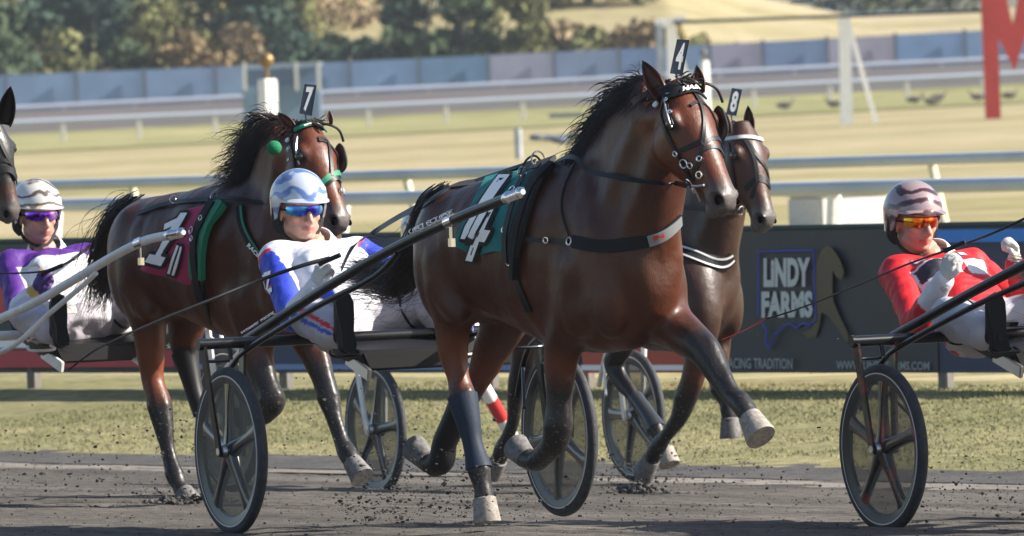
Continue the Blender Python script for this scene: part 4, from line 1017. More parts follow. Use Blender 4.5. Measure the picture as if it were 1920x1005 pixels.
def swirl(name, c1, c2, c3, sc_=9, coatw=.6, z=3.0):
    m, t, b = nodes(name); L = t.links; tc = t.nodes.new('ShaderNodeTexCoord')
    wv = t.nodes.new('ShaderNodeTexWave'); wv.wave_type = 'BANDS'; wv.bands_direction = 'Z'; wv.inputs['Scale'].default_value = sc_; wv.inputs['Distortion'].default_value = 7; wv.inputs['Detail'].default_value = 2.5; wv.inputs['Detail Scale'].default_value = 1.6
    r = t.nodes.new('ShaderNodeValToRGB'); e = r.color_ramp.elements; e[0].position = .10; e[0].color = (*c1, 1); e[1].position = .52; e[1].color = (*c3, 1)
    n = e.new(.30); n.color = (*c2, 1)
    L.new(tc.outputs['Object'], wv.inputs['Vector']); L.new(wv.outputs['Fac'], r.inputs[0]); L.new(r.outputs[0], b.inputs['Base Color'])
    b.inputs['Roughness'].default_value = .22; b.inputs['Coat Weight'].default_value = coatw; b.inputs['Coat Roughness'].default_value = .08; b.inputs['Metallic'].default_value = .15
    return m
M['helm_blue'] = swirl('silver blue helmet', (.10, .17, .38), (.36, .42, .54), (.42, .47, .57), 4.5)
M['helm_red'] = swirl('maroon silver helmet', (.03, .025, .03), (.20, .025, .035), (.30, .23, .24), 5)
M['helm_white'] = swirl('white black helmet', (.10, .08, .08), (.50, .44, .34), (.56, .55, .52), 5)
def lensm(name, a, b_, c, rot=0):
    m, t, b = nodes(name); L = t.links; tc = t.nodes.new('ShaderNodeTexCoord'); n = t.nodes.new('ShaderNodeTexNoise'); n.inputs['Scale'].default_value = 14
    r = t.nodes.new('ShaderNodeValToRGB'); e = r.color_ramp.elements; e[0].position = .36; e[0].color = (*a, 1); e[1].position = .64; e[1].color = (*c, 1); x = e.new(.5); x.color = (*b_, 1)
    L.new(tc.outputs['Object'], n.inputs['Vector']); L.new(n.outputs['Fac'], r.inputs[0]); L.new(r.outputs[0], b.inputs['Base Color'])
    b.inputs['Metallic'].default_value = .85; b.inputs['Roughness'].default_value = .12; return m
M['lens_blue'] = lensm('blue mirror lens', (.05, .03, .5), (.05, .25, .85), (.15, .75, .8))
M['lens_red'] = lensm('orange mirror lens', (.45, .02, .01), (.9, .16, .01), (1, .55, .05))
M['lens_violet'] = lensm('violet mirror lens', (.05, .01, .25), (.25, .05, .8), (.5, .3, .9))
WHT = (.62, .63, .68); BLU = (.025, .05, .42); REDC = (.52, .012, .018); PUR = (.075, .018, .20)
def jk_blue(p, e, seg):
    j = e['j']
    for s in 'RL':
        d1, t1 = seg(p, j['sh'+s], j['el'+s]); d2, t2 = seg(p, j['el'+s], j['wr'+s])
        if d1 < .095 and t1 > .02 and d1 <= d2 and abs((p-e['pel']).dot(e['side'])) > .19: return BLU if t1 > .06 else REDC
        if d2 < .09 and d2 < d1 and t2 > .1:
            o = (p-j['el'+s].lerp(j['wr'+s], t2)); return (BLU if t2 < .22 else (REDC if t2 < .25 else WHT)) if s == 'R' else BLU
    x = (p-e['pel']).dot(e['side']); h = (p-e['pel']).dot(e['up'])
    if h < .16 and abs(x) > .10: return BLU
    return WHT
def jk_red(p, e, seg):
    x = (p-e['pel']).dot(e['side']); h = (p-e['pel']).dot(e['up']); j = e['j']
    d2, t2 = seg(p, j['elR'], j['wrR'])
    if d2 < .075 and t2 > .45: return WHT
    if (p-e['pel']).dot(e['fwd']) > .04:
        if abs(x+.09) < .034 and abs(h-.435) < .026: return WHT if abs(x+.09) < .022 and abs(h-.435) < .016 else (.02, .02, .05)
        if abs(x-.12) < .03 and abs(h-.435) < .024: return WHT if abs(x-.12) < .018 and abs(h-.435) < .014 else (.02, .02, .05)
        if .26 < h < .38 and -.16 < x < .02: return (.02, .02, .035) if .275 < h < .365 and -.15 < x < .01 else WHT
        if .26 < h < .35 and .06 < x < .17: return WHT
    return REDC
def jk_pur(p, e, seg):
    x = (p-e['pel']).dot(e['side']); h = (p-e['pel']).dot(e['up']); j = e['j']
    d2, t2 = seg(p, j['elR'], j['wrR']); d1, t1 = seg(p, j['shR'], j['elR'])
    if d2 < .085 and t2 > .05 and d2 < d1: return WHT if t2 < .93 else (.5, .33, .08)
    if abs(x) > .2: return PUR
    if h > .37: return PUR
    if (p-e['pel']).dot(e['fwd']) < -.02: return PUR
    k = (x*1.0+h*.8) % .11
    if k < .006: return (.5, .33, .08)
    return WHT
# joints read off the blue and white driver
J = FS4.J
def pose(J, d, extra={}):
    o = {k: J(*v) for k, v in d.items()}; o.update({k: V(v) for k, v in extra.items()}); return o
PB = pose(J, dict(pelvis=(668, 612, -.02), neck=(586, 456, .035), head=(562, 396, -.045), shR=(520, 488, -.20), shL=(670, 478, .20), elR=(548, 600, -.31), wrR=(590, 538, -.27), elL=(760, 515, .36), wrL=(705, 520, .12),
    hipR=(640, 618, -.12), knR=(576, 592, -.40), anR=(640, 628, -.42), heelR=(640, 652, -.42), toeR=(641, 545, -.42),
    hipL=(728, 606, .13), knL=(806, 566, .25), anL=(862, 628, .30), heelL=(872, 652, .33), toeL=(872, 548, .33)),
    dict(hdR=(.35, .25, .9), pnR=(.25, -.9, .2), hdL=(.35, -.5, .5), pnL=(.3, .8, .3), ts=(1, 0, 0)))
for s in 'RL': PB['heel'+s] = PB['an'+s]+V((.085, 0, -.075)); PB['toe'+s] = PB['heel'+s]+V((-.05, 0, .26))
cw = dict(pants=(.40, .385, .43), stripes={-.22: BLU, .18: REDC})
d4, _ = driver(FS4, PB, 'driver in blue and white silks with a silver helmet and blue mirror glasses', cw, jk_blue, 'helm_blue', 'lens_blue', 'glove', hyaw=-.02)
# letters on the blue sleeve
_jb = bvh_of(_.data)
for g_, m_, off_ in ((0, 'red', .004), (1, 'whitep', .0065)):
    bm = bmesh.new(); q_ = [(486, 556), (513, 548), (509, 508), (482, 516)]
    decal(bm, textbm('OZ', .10 if g_ == 0 else .03, 4), px_on(_jb, q_, off_)); obj('sleeve_letters', bm, M[m_], _)
# driver in red
J = FS5.J
PR = pose(J, dict(pelvis=(1842, 620, -.02), neck=(1740, 476, .04), head=(1714, 418, -.045), shR=(1686, 514, -.19), shL=(1822, 502, .19), elR=(1716, 608, -.31), wrR=(1772, 522, -.28), elL=(1930, 580, .33), wrL=(1902, 492, .20)),
    dict(hdR=(.25, .15, 1), pnR=(.2, -.95, .1), hdL=(.3, -.1, 1), pnL=(.3, .9, .1)))
off = PR['pelvis']-PB['pelvis']
for k in ('hipR', 'knR', 'anR', 'heelR', 'toeR', 'hipL', 'knL', 'anL', 'heelL', 'toeL'): PR[k] = PB[k]+V((off.x*.6, off.y, off.z*.5))
d5, _ = driver(FS5, PR, 'driver in red silks with a maroon helmet and orange mirror glasses', dict(pants=(.44, .43, .47)), jk_red, 'helm_red', 'lens_red', 'glove', hyaw=.05)
# driver in purple
J = FS7.J
PP = pose(J, dict(pelvis=(150, 606, -.02), neck=(80, 462, .035), head=(70, 406, -.045), shR=(24, 500, -.20), shL=(162, 488, .20), elR=(34, 585, -.30), wrR=(66, 548, -.26), elL=(200, 545, .34), wrL=(150, 530, .14)),
    dict(hdR=(.4, .3, .8), pnR=(.25, -.9, .2), hdL=(.35, -.5, .5), pnL=(.3, .8, .3)))
off = PP['pelvis']-PB['pelvis']
for k in ('hipR', 'knR', 'anR', 'heelR', 'toeR', 'hipL', 'knL', 'anL', 'heelL', 'toeL'): PP[k] = PB[k]+V((off.x*.6, off.y, off.z*.4))
d7, _ = driver(FS7, PP, 'driver in purple and white silks with violet mirror glasses', dict(pants=(.44, .41, .46)), jk_pur, 'helm_white', 'lens_violet', 'glovep', hyaw=-.02)
# number 8's driver, nearly hidden
P8 = {k: v.copy() for k, v in PB.items()}
d8, _ = driver(FS8, P8, 'driver of the number 8 horse, nearly hidden behind the number 4 horse\'s legs', dict(pants=(.5, .5, .58)), lambda p, e, s: (.30, .36, .55), 'helm_white', 'lens_blue', 'glove')
# reins, lines and whips
def rope(name, pts, r, label, cat, m='nylon', grp=None, flat=None):
    bm = bmesh.new(); q = [V(p) for p in cr(pts, 10)]
    if flat: band(bm, [(p, V(flat)) for p in q], r*2, .005)
    else: tube(bm, q, r if not isinstance(r, tuple) else [r[0]+(r[1]-r[0])*i/(len(q)-1) for i in range(len(q))], 8)
    return tag(obj(name, bm, M[m]), label, cat, grp)
nrm = (-FS4.l+V((0, 0, .6))).normalized()
hdw = FS4.W(PB['wrR']+PB['hdR']*.09)
rope('rein', [P(640, 505, hdw.y), P(662, 462, hdw.y-.05), P(700, 436, 45.1), P(745, 408, 44.9), P(800, 379, 44.6), P(870, 349, 44.3), P(940, 325, 44.0), P(1003, 304, 43.75)], .016, 'black leather rein from the blue driver\'s gloves over the back of the number 4 horse', 'rein', 'leather', None, nrm)
rope('rein', [cast(h4['bvh'], 1012, 304, .03)[0], cast(h4['bvh'], 1060, 312, .035)[0], cast(h4['bvh'], 1120, 324, .035)[0], cast(h4['bvh'], 1180, 334, .035)[0], cast(h4['bvh'], 1240, 341, .03)[0], cast(h4['bvh'], 1262, 342, .02)[0], cast(h4['bvh'], 1294, 344, .02)[0]], .010, 'thin rein along the neck of the number 4 horse to its bit', 'rein', 'leather', None, nrm)
rope('rein', [P(118, 500, 51.3), P(180, 455, 50.9), P(250, 415, 50.6), P(330, 388, 50.3), P(405, 376, 50.0)], .013, 'rein from the purple driver over the back of the number 7 horse', 'rein', 'leather', None, nrm)
rope('rein', [cast(h7['bvh'], 408, 376, .03)[0], cast(h7['bvh'], 450, 378, .04)[0], P(500, 380, 49.2), P(560, 374, 48.9), P(604, 356, 48.6)], .010, 'rein along the neck of the number 7 horse towards its green noseband', 'rein', 'leather', None, nrm)
rope('whip', [P(618, 484, hdw.y+.0), P(560, 500, hdw.y-.05), P(480, 528, 45.0), P(400, 560, 44.9), P(300, 600, 44.8), P(190, 650, 44.7), P(128, 694, 44.7)], (.010, .0035), 'long black whip held by the blue driver, trailing low to the left', 'whip', 'leather')
hd5 = FS5.W(PR['wrR']+PR['hdR']*.09)
rope('whip', [P(1925, 408, hd5.y-.25), P(1860, 438, hd5.y-.15), P(1796, 462, hd5.y), P(1700, 496, hd5.y), P(1600, 538, hd5.y-.05), P(1500, 578, hd5.y-.1), P(1436, 598, hd5.y-.1)], (.006, .0035), 'long black whip held by the driver in red, trailing to the left', 'whip', 'leather')
bm = bmesh.new(); tube(bm, [P(1436, 598, hd5.y-.1), P(1395, 620, hd5.y-.1), P(1354, 637, hd5.y-.1)], .0018, 6); obj('lash', bm, M['red'], [o for o in sc.objects if o.name.startswith('whip')][-1])
hd7 = FS7.W(PP['wrR']+PP['hdR']*.09)
rope('whip', [P(140, 486, hd7.y-.1), P(92, 506, hd7.y), P(40, 512, hd7.y), P(-40, 512, hd7.y)], (.006, .004), 'whip held across the chest of the driver in purple', 'whip', 'leather')
def grip(u, v, Y, lab):
    bm = bmesh.new(); tube(bm, [P(u-22, v+9, Y), P(u+18, v-8, Y-.03)], .011, 10); o = tag(obj('rein_handhold', bm, M['leather']), lab, 'handhold')
    return o
grip(620, 486, hdw.y-.02, 'rein handhold in the blue driver\'s white glove'); grip(1792, 462, hd5.y-.02, 'rein handhold in the red driver\'s right glove'); grip(100, 505, hd7.y-.02, 'rein handhold in the purple glove')

# ---------------------------------------------------------------- ground
def grassmat(name, stops, s1, s2, stretch=(1, 1, 1), bump=.6, bs=30, rot=0):
    m, t, b = nodes(name); L = t.links; tc = t.nodes.new('ShaderNodeTexCoord'); mp = t.nodes.new('ShaderNodeMapping'); mp.inputs['Scale'].default_value = stretch
    if rot: m0 = t.nodes.new('ShaderNodeMapping'); m0.inputs['Rotation'].default_value[2] = rot; L.new(tc.outputs['Object'], m0.inputs[0])
    n = t.nodes.new('ShaderNodeTexNoise'); n.inputs['Scale'].default_value = s1; n.inputs['Detail'].default_value = 8; n.inputs['Roughness'].default_value = .65
    r = t.nodes.new('ShaderNodeValToRGB'); e = r.color_ramp.elements; e[0].position, e[1].position = stops[0][0], stops[-1][0]; e[0].color = (*stops[0][1], 1); e[1].color = (*stops[-1][1], 1)
    for p, c in stops[1:-1]: x = e.new(p); x.color = (*c, 1)
    n2 = t.nodes.new('ShaderNodeTexNoise'); n2.inputs['Scale'].default_value = s2; n2.inputs['Detail'].default_value = 6
    mx = t.nodes.new('ShaderNodeMix'); mx.data_type = 'RGBA'; mx.blend_type = 'MULTIPLY'; mx.inputs['Factor'].default_value = 1
    r2 = t.nodes.new('ShaderNodeValToRGB'); r2.color_ramp.elements[0].position = .3; r2.color_ramp.elements[1].position = .7; r2.color_ramp.elements[0].color = (.62, .62, .62, 1); r2.color_ramp.elements[1].color = (1.25, 1.25, 1.25, 1)
    L.new((m0 if rot else tc).outputs[0 if rot else 'Object'], mp.inputs[0]); L.new(mp.outputs[0], n.inputs['Vector']); L.new(mp.outputs[0], n2.inputs['Vector']); L.new(n.outputs['Fac'], r.inputs[0]); L.new(n2.outputs['Fac'], r2.inputs[0])
    L.new(r.outputs[0], mx.inputs['A']); L.new(r2.outputs[0], mx.inputs['B']); L.new(mx.outputs['Result'], b.inputs['Base Color']); b.inputs['Roughness'].default_value = .95; b.inputs['Specular IOR Level'].default_value = .1
    n3 = t.nodes.new('ShaderNodeTexNoise'); n3.inputs['Scale'].default_value = bs; n3.inputs['Detail'].default_value = 6; L.new(tc.outputs['Object'], n3.inputs['Vector'])
    bp = t.nodes.new('ShaderNodeBump'); bp.inputs['Strength'].default_value = bump; bp.inputs['Distance'].default_value = .03; L.new(n3.outputs['Fac'], bp.inputs['Height']); L.new(bp.outputs[0], b.inputs['Normal'])
    return m
M['infield'] = grassmat('infield grass', [(.30, (.18, .165, .07)), (.45, (.27, .235, .12)), (.55, (.34, .29, .17)), (.70, (.38, .305, .20))], .028, 1.2, (.55, 1.4, 1), .5, 12)
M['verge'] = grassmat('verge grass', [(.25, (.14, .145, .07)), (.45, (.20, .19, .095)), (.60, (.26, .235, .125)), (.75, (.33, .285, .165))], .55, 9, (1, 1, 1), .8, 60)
M['dirt'] = grassmat('limestone track dirt', [(.30, (.078, .072, .067)), (.5, (.14, .127, .115)), (.7, (.215, .196, .178))], 1.6, 34, (1, .22, 1), 1.0, 130, -.576)
M['dirt_sunlit'] = grassmat('sunlight-painted dirt', [(.30, (.20, .18, .16)), (.7, (.36, .33, .30))], 2.0, 34, (1, .3, 1), 1.0, 130, -.576)  # sunlight painted into the dirt colour of the rim strip
M['dug_shade'] = grassmat('dug dirt and painted shade', [(.3, (.07, .068, .067)), (.7, (.12, .115, .112))], 2, 20, (1, 1, 1), .8, 80)  # dark tone paints shade on the track edge; also colours the dug-up dirt
M['hill'] = grassmat('dry hill grass', [(.3, (.07, .068, .042)), (.5, (.125, .108, .066)), (.7, (.19, .158, .098))], .05, .5, (1, 1, 1), .4, 3)
def sheet(name, xs, ys, fn, m, label=None):
    bm = bmesh.new(); g = [[bm.verts.new(fn(x, y)) for x in xs] for y in ys]
    for a, b in zip(g, g[1:]):
        for i in range(len(xs)-1): bm.faces.new((a[i], a[i+1], b[i+1], b[i]))
    o = obj(name, bm, m); o['kind'] = 'structure'; return o
def frange(a, b, n): return [a+(b-a)*i/n for i in range(n+1)]
xs = frange(-160, -14, 20)+frange(-13, 13, 78)+frange(14, 160, 20)
ys = frange(-10, 38, 6)+frange(40, 84, 88)+frange(88, 700, 150)
sheet('ground', xs, ys, lambda x, y: V((x, y, gz(x, y)-.012 if tin(x, y) < 9.0 else gz(x, y))), M['infield'])
def ts(t, s): return (-.527+TN.x*t+TD.x*s, 45+TN.y*t+TD.y*s)
def wob(s, k=1): return .10*math.sin(s*.7+k)+.06*math.sin(s*2.3+k*2)+.05*noise.noise(V((s*1.7, k, 0)))
def tsf(off, rough, edge=None):
    def f(t, s):
        t2 = t+(wob(s)*(1 if edge and t >= edge-.01 else 0)); X, Y = ts(t2, s)
        r = rough*(noise.noise(V((X*3.2, Y*3.2, 0)))*.9+noise.noise(V((X*9, Y*9, 3)))*.6+noise.noise(V((t2*6, s*.5, 7)))*1.5)
        return V((X, Y, gz(X, Y)+off+r))
    return f
sheet('track', frange(-9, -3.2, 20)+frange(-3, 8.7, 170), frange(-34, -20, 20)+frange(-19.9, 9, 300), tsf(.006, .0085, 8.7), M['dirt'])
sheet('track_rim_sunlit', frange(7.75, 8.35, 5), frange(-34, 9, 160), lambda t, s: V((*ts(t+(wob(s, 4)*1.6 if t < 7.8 else 0), s), gz(*ts(t, s))+.009+.004*noise.noise(V((t*9, s*9, 0))))), M['dirt_sunlit'])  # strip added in a paler colour to paint sunlit dirt
sheet('track_edge_shade', frange(8.3, 9.5, 6), frange(-34, 9, 160), lambda t, s: V((*ts(t+(wob(s, 2) if t > 9.4 else 0), s), gz(*ts(t, s))+.014)), M['dug_shade'])  # band of painted shade between the dirt and the grass
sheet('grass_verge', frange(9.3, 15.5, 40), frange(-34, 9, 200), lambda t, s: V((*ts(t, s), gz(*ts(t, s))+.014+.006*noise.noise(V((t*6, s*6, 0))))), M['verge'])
sheet('far_track', frange(-60, 60, 30), frange(456, 482, 12), lambda x, y: V((x, y, gz(x, y)+.05)), mat('far dirt', (.075, .064, .060), .9, var=.1, vs=.3))
sheet('grass_strip', frange(-60, 60, 40), frange(372, 456, 30), lambda x, y: V((x, y, gz(x, y)+.04+.0*x)), grassmat('far green grass', [(.3, (.18, .185, .08)), (.5, (.25, .24, .11)), (.7, (.33, .29, .16))], .06, 1, (.4, 1.3, 1)))
rnd = random.Random(11)
bm = bmesh.new()                                         # short grass on the verge
for i in range(60000):
    t = 9.35+rnd.random()**.8*5.6; s = rnd.uniform(-23, 4); X, Y = ts(t+wob(s, 5)*.5, s)
    if abs(X) > Y*.055+.2 or noise.noise(V((X*.9, Y*.9, 1))) < -.5: continue
    z = gz(X, Y)+.018; h = rnd.uniform(.008, .020); a = rnd.random()*6.3; dx = math.cos(a)*.006; dy = math.sin(a)*.006; lx = rnd.gauss(0, .012); ly = rnd.gauss(0, .012)
    bm.faces.new([bm.verts.new(p) for p in ((X-dx, Y-dy, z), (X+dx, Y+dy, z), (X+lx, Y+ly, z+h))])
gm = grassmat('grass blades', [(.25, (.14, .15, .07)), (.45, (.20, .195, .095)), (.60, (.26, .24, .125)), (.75, (.33, .29, .165))], .55, 9, (1, 1, 1), 0)
o = obj('verge_grass', bm, gm, None, False); o['kind'] = 'stuff'
# dirt: lumps lying on the track and clods thrown up by the hooves
def clod(bm, p, r):
    g = bmesh.ops.create_icosphere(bm, subdivisions=1, radius=r, matrix=Matrix.Translation(p) @ Matrix.Diagonal((rnd.uniform(.7, 1.5), rnd.uniform(.7, 1.5), rnd.uniform(.5, 1), 1)))
    for v in g['verts']: v.co += V((rnd.gauss(0, r*.18), rnd.gauss(0, r*.18), rnd.gauss(0, r*.18)))
bm = bmesh.new()
for i in range(9000):
    t = rnd.uniform(-2.8, 8.6); s = rnd.uniform(-20, 5); X, Y = ts(t, s)
    if abs(X) > Y*.052: continue
    clod(bm, V((X, Y, gz(X, Y)+.008)), rnd.choice((.0025, .003, .004, .005, .006, .008))*rnd.uniform(.6, 1.1))
o = obj('track_crumbs', bm, M['dirt'], None, False); o['kind'] = 'stuff'
bm = bmesh.new()
for (u, v, Y, su, sv, n) in ((780, 900, 45, 70, 38, 260), (905, 950, 44.3, 60, 25, 110), (330, 930, 50.5, 70, 16, 170), (1205, 885, 55.5, 60, 30, 300), (1330, 890, 55, 90, 22, 110), (700, 960, 45.5, 40, 18, 170), (120, 890, 50, 90, 45, 110), (1830, 930, 45, 90, 35, 120), (960, 870, 50, 60, 40, 110), (640, 800, 48, 120, 70, 60), (330, 820, 49.5, 40, 40, 60), (1100, 930, 46, 60, 25, 70), (1500, 700, 46, 200, 120, 22), (1450, 930, 46, 140, 25, 50)):
    for k in range(int(n*1.5)):
        p = P(rnd.gauss(u, su), rnd.gauss(v, sv), Y+rnd.uniform(-1.2, 1.2)); r = rnd.choice((.0025, .003, .004, .005, .0075))*rnd.uniform(.6, 1.3)
        if p.z > gz(p.x, p.y)+r: clod(bm, p, r)
o = obj('flying_dirt', bm, mat('dark moist dirt', (.035, .032, .030), .9), None, False); o['kind'] = 'stuff'
bm = bmesh.new()
for c, w_ in ((FH7.W(H7['legs'][0]['toe']), .17), (FH8.W(H8['legs'][2]['toe']), .13)):
    for k in range(260):
        a = rnd.random()*6.3; r = abs(rnd.gauss(0, w_)); x = c.x+math.cos(a)*r*1.3; y = c.y+math.sin(a)*r; clod(bm, V((x, y, gz(x, y)+rnd.random()*.06*math.exp(-(r/w_)**2))), rnd.uniform(.006, .018))
o = obj('dug_up_dirt', bm, M['dug_shade'], None, False); o['kind'] = 'stuff'

# ---------------------------------------------------------------- the banner fence along the verge
FF = Frame((0, 70, 0), 37.8); J = FF.J
gF = lambda x: gz(*FF.W((x, 0, 0)).xy)
def fput(name, bm, m, parent=None, smooth=True): bm.transform(Matrix.Translation(FF.o) @ FF.R.to_4x4()); return obj(name, bm, m, parent, smooth)
BT, BB = .87, -.055
def banner(u0, u1, m, label, name='banner'):
    x0, x1 = J(u0, 560, 0).x, J(u1, 560, 0).x; bm = bmesh.new(); nx = max(8, int((x1-x0)*8)); g = []
    for lay in (0, 1):
        for i in range(nx+1):
            x = x0+(x1-x0)*i/nx; row = []
            for k in range(9):
                z = BB+(BT-BB)*k/8; y = .012*math.sin(x*5.3+z*4)+.008*math.sin(x*13+z*9)+lay*.006
                row.append(bm.verts.new((x, y, z)))
            g.append(row)
    for lay in (0, 1):
        for i in range(nx):
            for k in range(8): a, b = g[lay*(nx+1)+i], g[lay*(nx+1)+i+1]; bm.faces.new((a[k], b[k], b[k+1], a[k+1]))
    o = fput(name, bm, m); tag(o, label, 'banner', 'banners on the trackside fence'); return o
def bcol(name, c): return mat(name, c, .55, bump=.15, bs=8)
bA = banner(-240, 343, bcol('green black vinyl', (.012, .028, .030)), 'dark banner with a red stripe and white line, behind the purple driver')
bB = banner(347, 1086, bcol('navy vinyl', (.018, .032, .085)), 'navy banner behind the legs of the middle horses')
bC = banner(1090, 1326, bcol('orange red vinyl', (.46, .065, .03)), 'orange red banner seen under the chest of the number 4 horse')
bD = banner(1330, 1756, bcol('charcoal vinyl', (.030, .032, .040)), 'charcoal banner lettered LINDY FARMS with a gold horse')
bE = banner(1760, 2240, bcol('deep blue vinyl', (.018, .03, .075)), 'deep blue banner with a bright blue top band, behind the driver in red')
def flat_on(o, q, src, m, name='print', d=.024):
    bm = bmesh.new(); pts = [J(u, v, 0) for u, v in q]; f = quad(pts); k = [0]
    decal(bm, src, lambda x, y: f(x, y)+V((0, -d, 0))); return fput(name, bm, m, o)
one = lambda: polybm([[(0, 0), (1, 0), (1, 1), (0, 1)]], 4)
flat_on(bA, [(-240, 690), (332, 688), (332, 656), (-240, 656)], one(), bcol('red vinyl', (.42, .03, .045)))
flat_on(bA, [(-240, 652), (332, 652), (332, 636), (-240, 636)], one(), M['whitep'])
flat_on(bA, [(-240, 600), (40, 600), (40, 472), (-240, 472)], one(), bcol('red vinyl', (.42, .03, .045)))
flat_on(bB, [(350, 692), (1084, 694), (1084, 684), (350, 682)], one(), bcol('pale blue vinyl', (.16, .24, .42)))
flat_on(bB, [(740, 680), (870, 680), (870, 560), (740, 560)], one(), bcol('mid blue vinyl', (.03, .12, .36)))
flat_on(bC, [(1094, 694), (1322, 694), (1322, 684), (1094, 684)], one(), M['whitep'])
flat_on(bE, [(1762, 455), (2240, 448), (2240, 424), (1762, 431)], one(), bcol('bright blue vinyl', (.02, .20, .62)))
pw = mat('pale grey print', (.50, .53, .52), .6)
flat_on(bD, [(1437, 538), (1524, 537), (1524, 483), (1437, 484)], textbm('LiNDY', .05, 4), pw, 'lettering')
flat_on(bD, [(1433, 596), (1529, 595), (1529, 545), (1433, 546)], textbm('FARMS', .05, 4), pw, 'lettering')
flat_on(bD, [(1334, 690), (1491, 692), (1491, 672), (1334, 670)], textbm('THE RACING TRADITION', .02, 3), mat('dim grey print', (.30, .31, .31), .6), 'lettering')
flat_on(bD, [(1573, 692), (1748, 694), (1748, 678), (1573, 676)], textbm('WWW.LINDYFARMS.COM', .02, 3), mat('dim grey print', (.30, .31, .31), .6), 'lettering')
bm = bmesh.new()
tube(bm, [V((J(u, v, 0).x, -.026, J(u, v, 0).z)) for u, v in ((1428, 590), (1428, 472), (1480, 470), (1531, 469), (1533, 540), (1536, 600), (1524, 610), (1512, 606), (1500, 614), (1488, 607), (1476, 610), (1466, 622), (1458, 626), (1452, 645), (1447, 655), (1441, 640), (1443, 620), (1436, 605))], .007, 6); fput('state_outline', bm, mat('violet blue print', (.06, .08, .42), .6), bD)
bm = bmesh.new(); hp = [(1534, 520), (1537, 488), (1546, 468), (1557, 460), (1566, 466), (1580, 486), (1588, 510), (1583, 524), (1574, 520), (1566, 506), (1566, 540), (1568, 566), (1580, 594), (1592, 618), (1600, 640), (1590, 638), (1574, 612), (1558, 592), (1545, 585), (1541, 612), (1536, 632), (1520, 634), (1510, 624), (1528, 616), (1532, 590), (1532, 550)]
prism(bm, [V((J(u, v, 0).x, -.022, J(u, v, 0).z)) for u, v in hp], (0, -.0015, 0)); fput('horse_emblem', bm, mat('dull gold print', (.10, .075, .04), .6), bD, False)
def hang(o, root): o.parent = root; o.matrix_parent_inverse = Matrix.Translation(-root.location)
bf = empty('banner_fence', FF.o, 'grey posts and dark top rail that carry the row of trackside banners', 'fence')
rnd = random.Random(5)
def fence_line(fr, u_posts, z0, z1, pr, root, m, pm, lean=0, name='post'):
    first = None
    for u in u_posts:
        p = fr.J(u, 560, 0); x = p.x
        if first is None:
            bm = bmesh.new(); box(bm, (0, .05, (z0+z1)/2), (pr, pr*.8, z1-z0), Matrix.Rotation(lean, 3, 'X'), .01); bm.transform(fr.R.to_4x4()); first = obj(name, bm, pm); o = first
        else: o = first.copy(); link(o)
        o.location = fr.W((x, 0, 0)); hang(o, root)
pgrey = mat('weathered grey paint', (.30, .33, .36), .7, var=.2, vs=3, bump=.2, bs=20)
fence_line(FF, (-160, 47, 357, 520, 905, 1085, 1328, 1757, 1960), -.26, .86, .09, bf, None, mat('weathered wood post', (.13, .12, .11), .8, var=.25, vs=4, bump=.3, bs=20))
bm = bmesh.new(); tube(bm, [(J(-260, 560, 0).x, .05, .885), (J(2260, 560, 0).x, .05, .885)], .022, 10); fput('top_rail', bm, mat('dark green rail', (.02, .035, .03), .6), bf)
# two heavy grey rails behind it
def rail(u0, v0, u1, v1, Y, r, m, label, dep=.07, flat=1.0, deg=37.8):
    f = Frame(P(960, (v0+(v1-v0)*(960-u0)/(u1-u0)), Y), deg); a = f.J(u0-300, 300, 0).x; b = f.J(u1+300, 300, 0).x
    bm = bmesh.new(); n = 40; rl = []
    za = V(f.J(u0, v0, 0)); zb = V(f.J(u1, v1, 0)); 
    for i in range(n+1):
        x = a+(b-a)*i/n; z = za.z+(zb.z-za.z)*(x-za.x)/(zb.x-za.x); rl.append([V((x, math.cos(t)*dep, z+math.sin(t)*r)) for t in [2*PI*k/16 for k in range(16)]])
    rings(bm, rl); bm.transform(Matrix.Translation(f.o) @ f.R.to_4x4()); r = empty('rail_fence', V((f.o.x, f.o.y, gz(f.o.x, f.o.y))), label, 'rail fence'); obj('rail', bm, m, r); f.root = r; return f
prail = mat('weathered blue grey rail', (.30, .36, .42), .55, c2=(.44, .49, .53), vs=1.2, bump=.15, bs=10, lo=.3, hi=.7)
fB = rail(100, 385, 1900, 345, 92, .062, prail, 'lower and nearer of the two thick pale rails behind the banners')
fA = rail(100, 347, 1900, 294, 106, .056, prail, 'upper and farther of the two thick pale rails behind the banners', .06)
pyel = mat('cream painted steel', (.62, .58, .40), .5, var=.1, vs=5)
def posts(fr, us, vt, vb, w_, m, lean=0):
    first = None
    for u in us:
        a = fr.J(u, vt(u), 0); b = fr.J(u+lean, vb(u), 0); bm = bmesh.new(); tube(bm, [V((a.x, .03, a.z)), V((b.x, .03, b.z))], w_, 8); bm.transform(fr.R.to_4x4()); o = obj('post', bm, m); o.location = fr.o; hang(o, fr.root)
posts(fA, (242, 757, 1272, 1742), lambda u: 347-.029*(u-100)+6, lambda u: 470, .045, pyel, 36)
posts(fB, (102, 640, 1100, 1560), lambda u: 386-.022*(u-100), lambda u: 480, .06, M['white'], -6)
bm = bmesh.new(); c = P(1572, 405, 125); box(bm, (0, 0, 0), (.95, .8, .5), Matrix.Rotation(.5, 3, 'Z'), .03); box(bm, (0, 0, .27), (1.0, .85, .04), Matrix.Rotation(.5, 3, 'Z'), .01); o = obj('utility_box', bm, mat('pale grey cabinet', (.48, .48, .46), .6, var=.1)); o.location = c; tag(o, 'pale grey cabinet standing behind the nearer pale rail', 'cabinet')
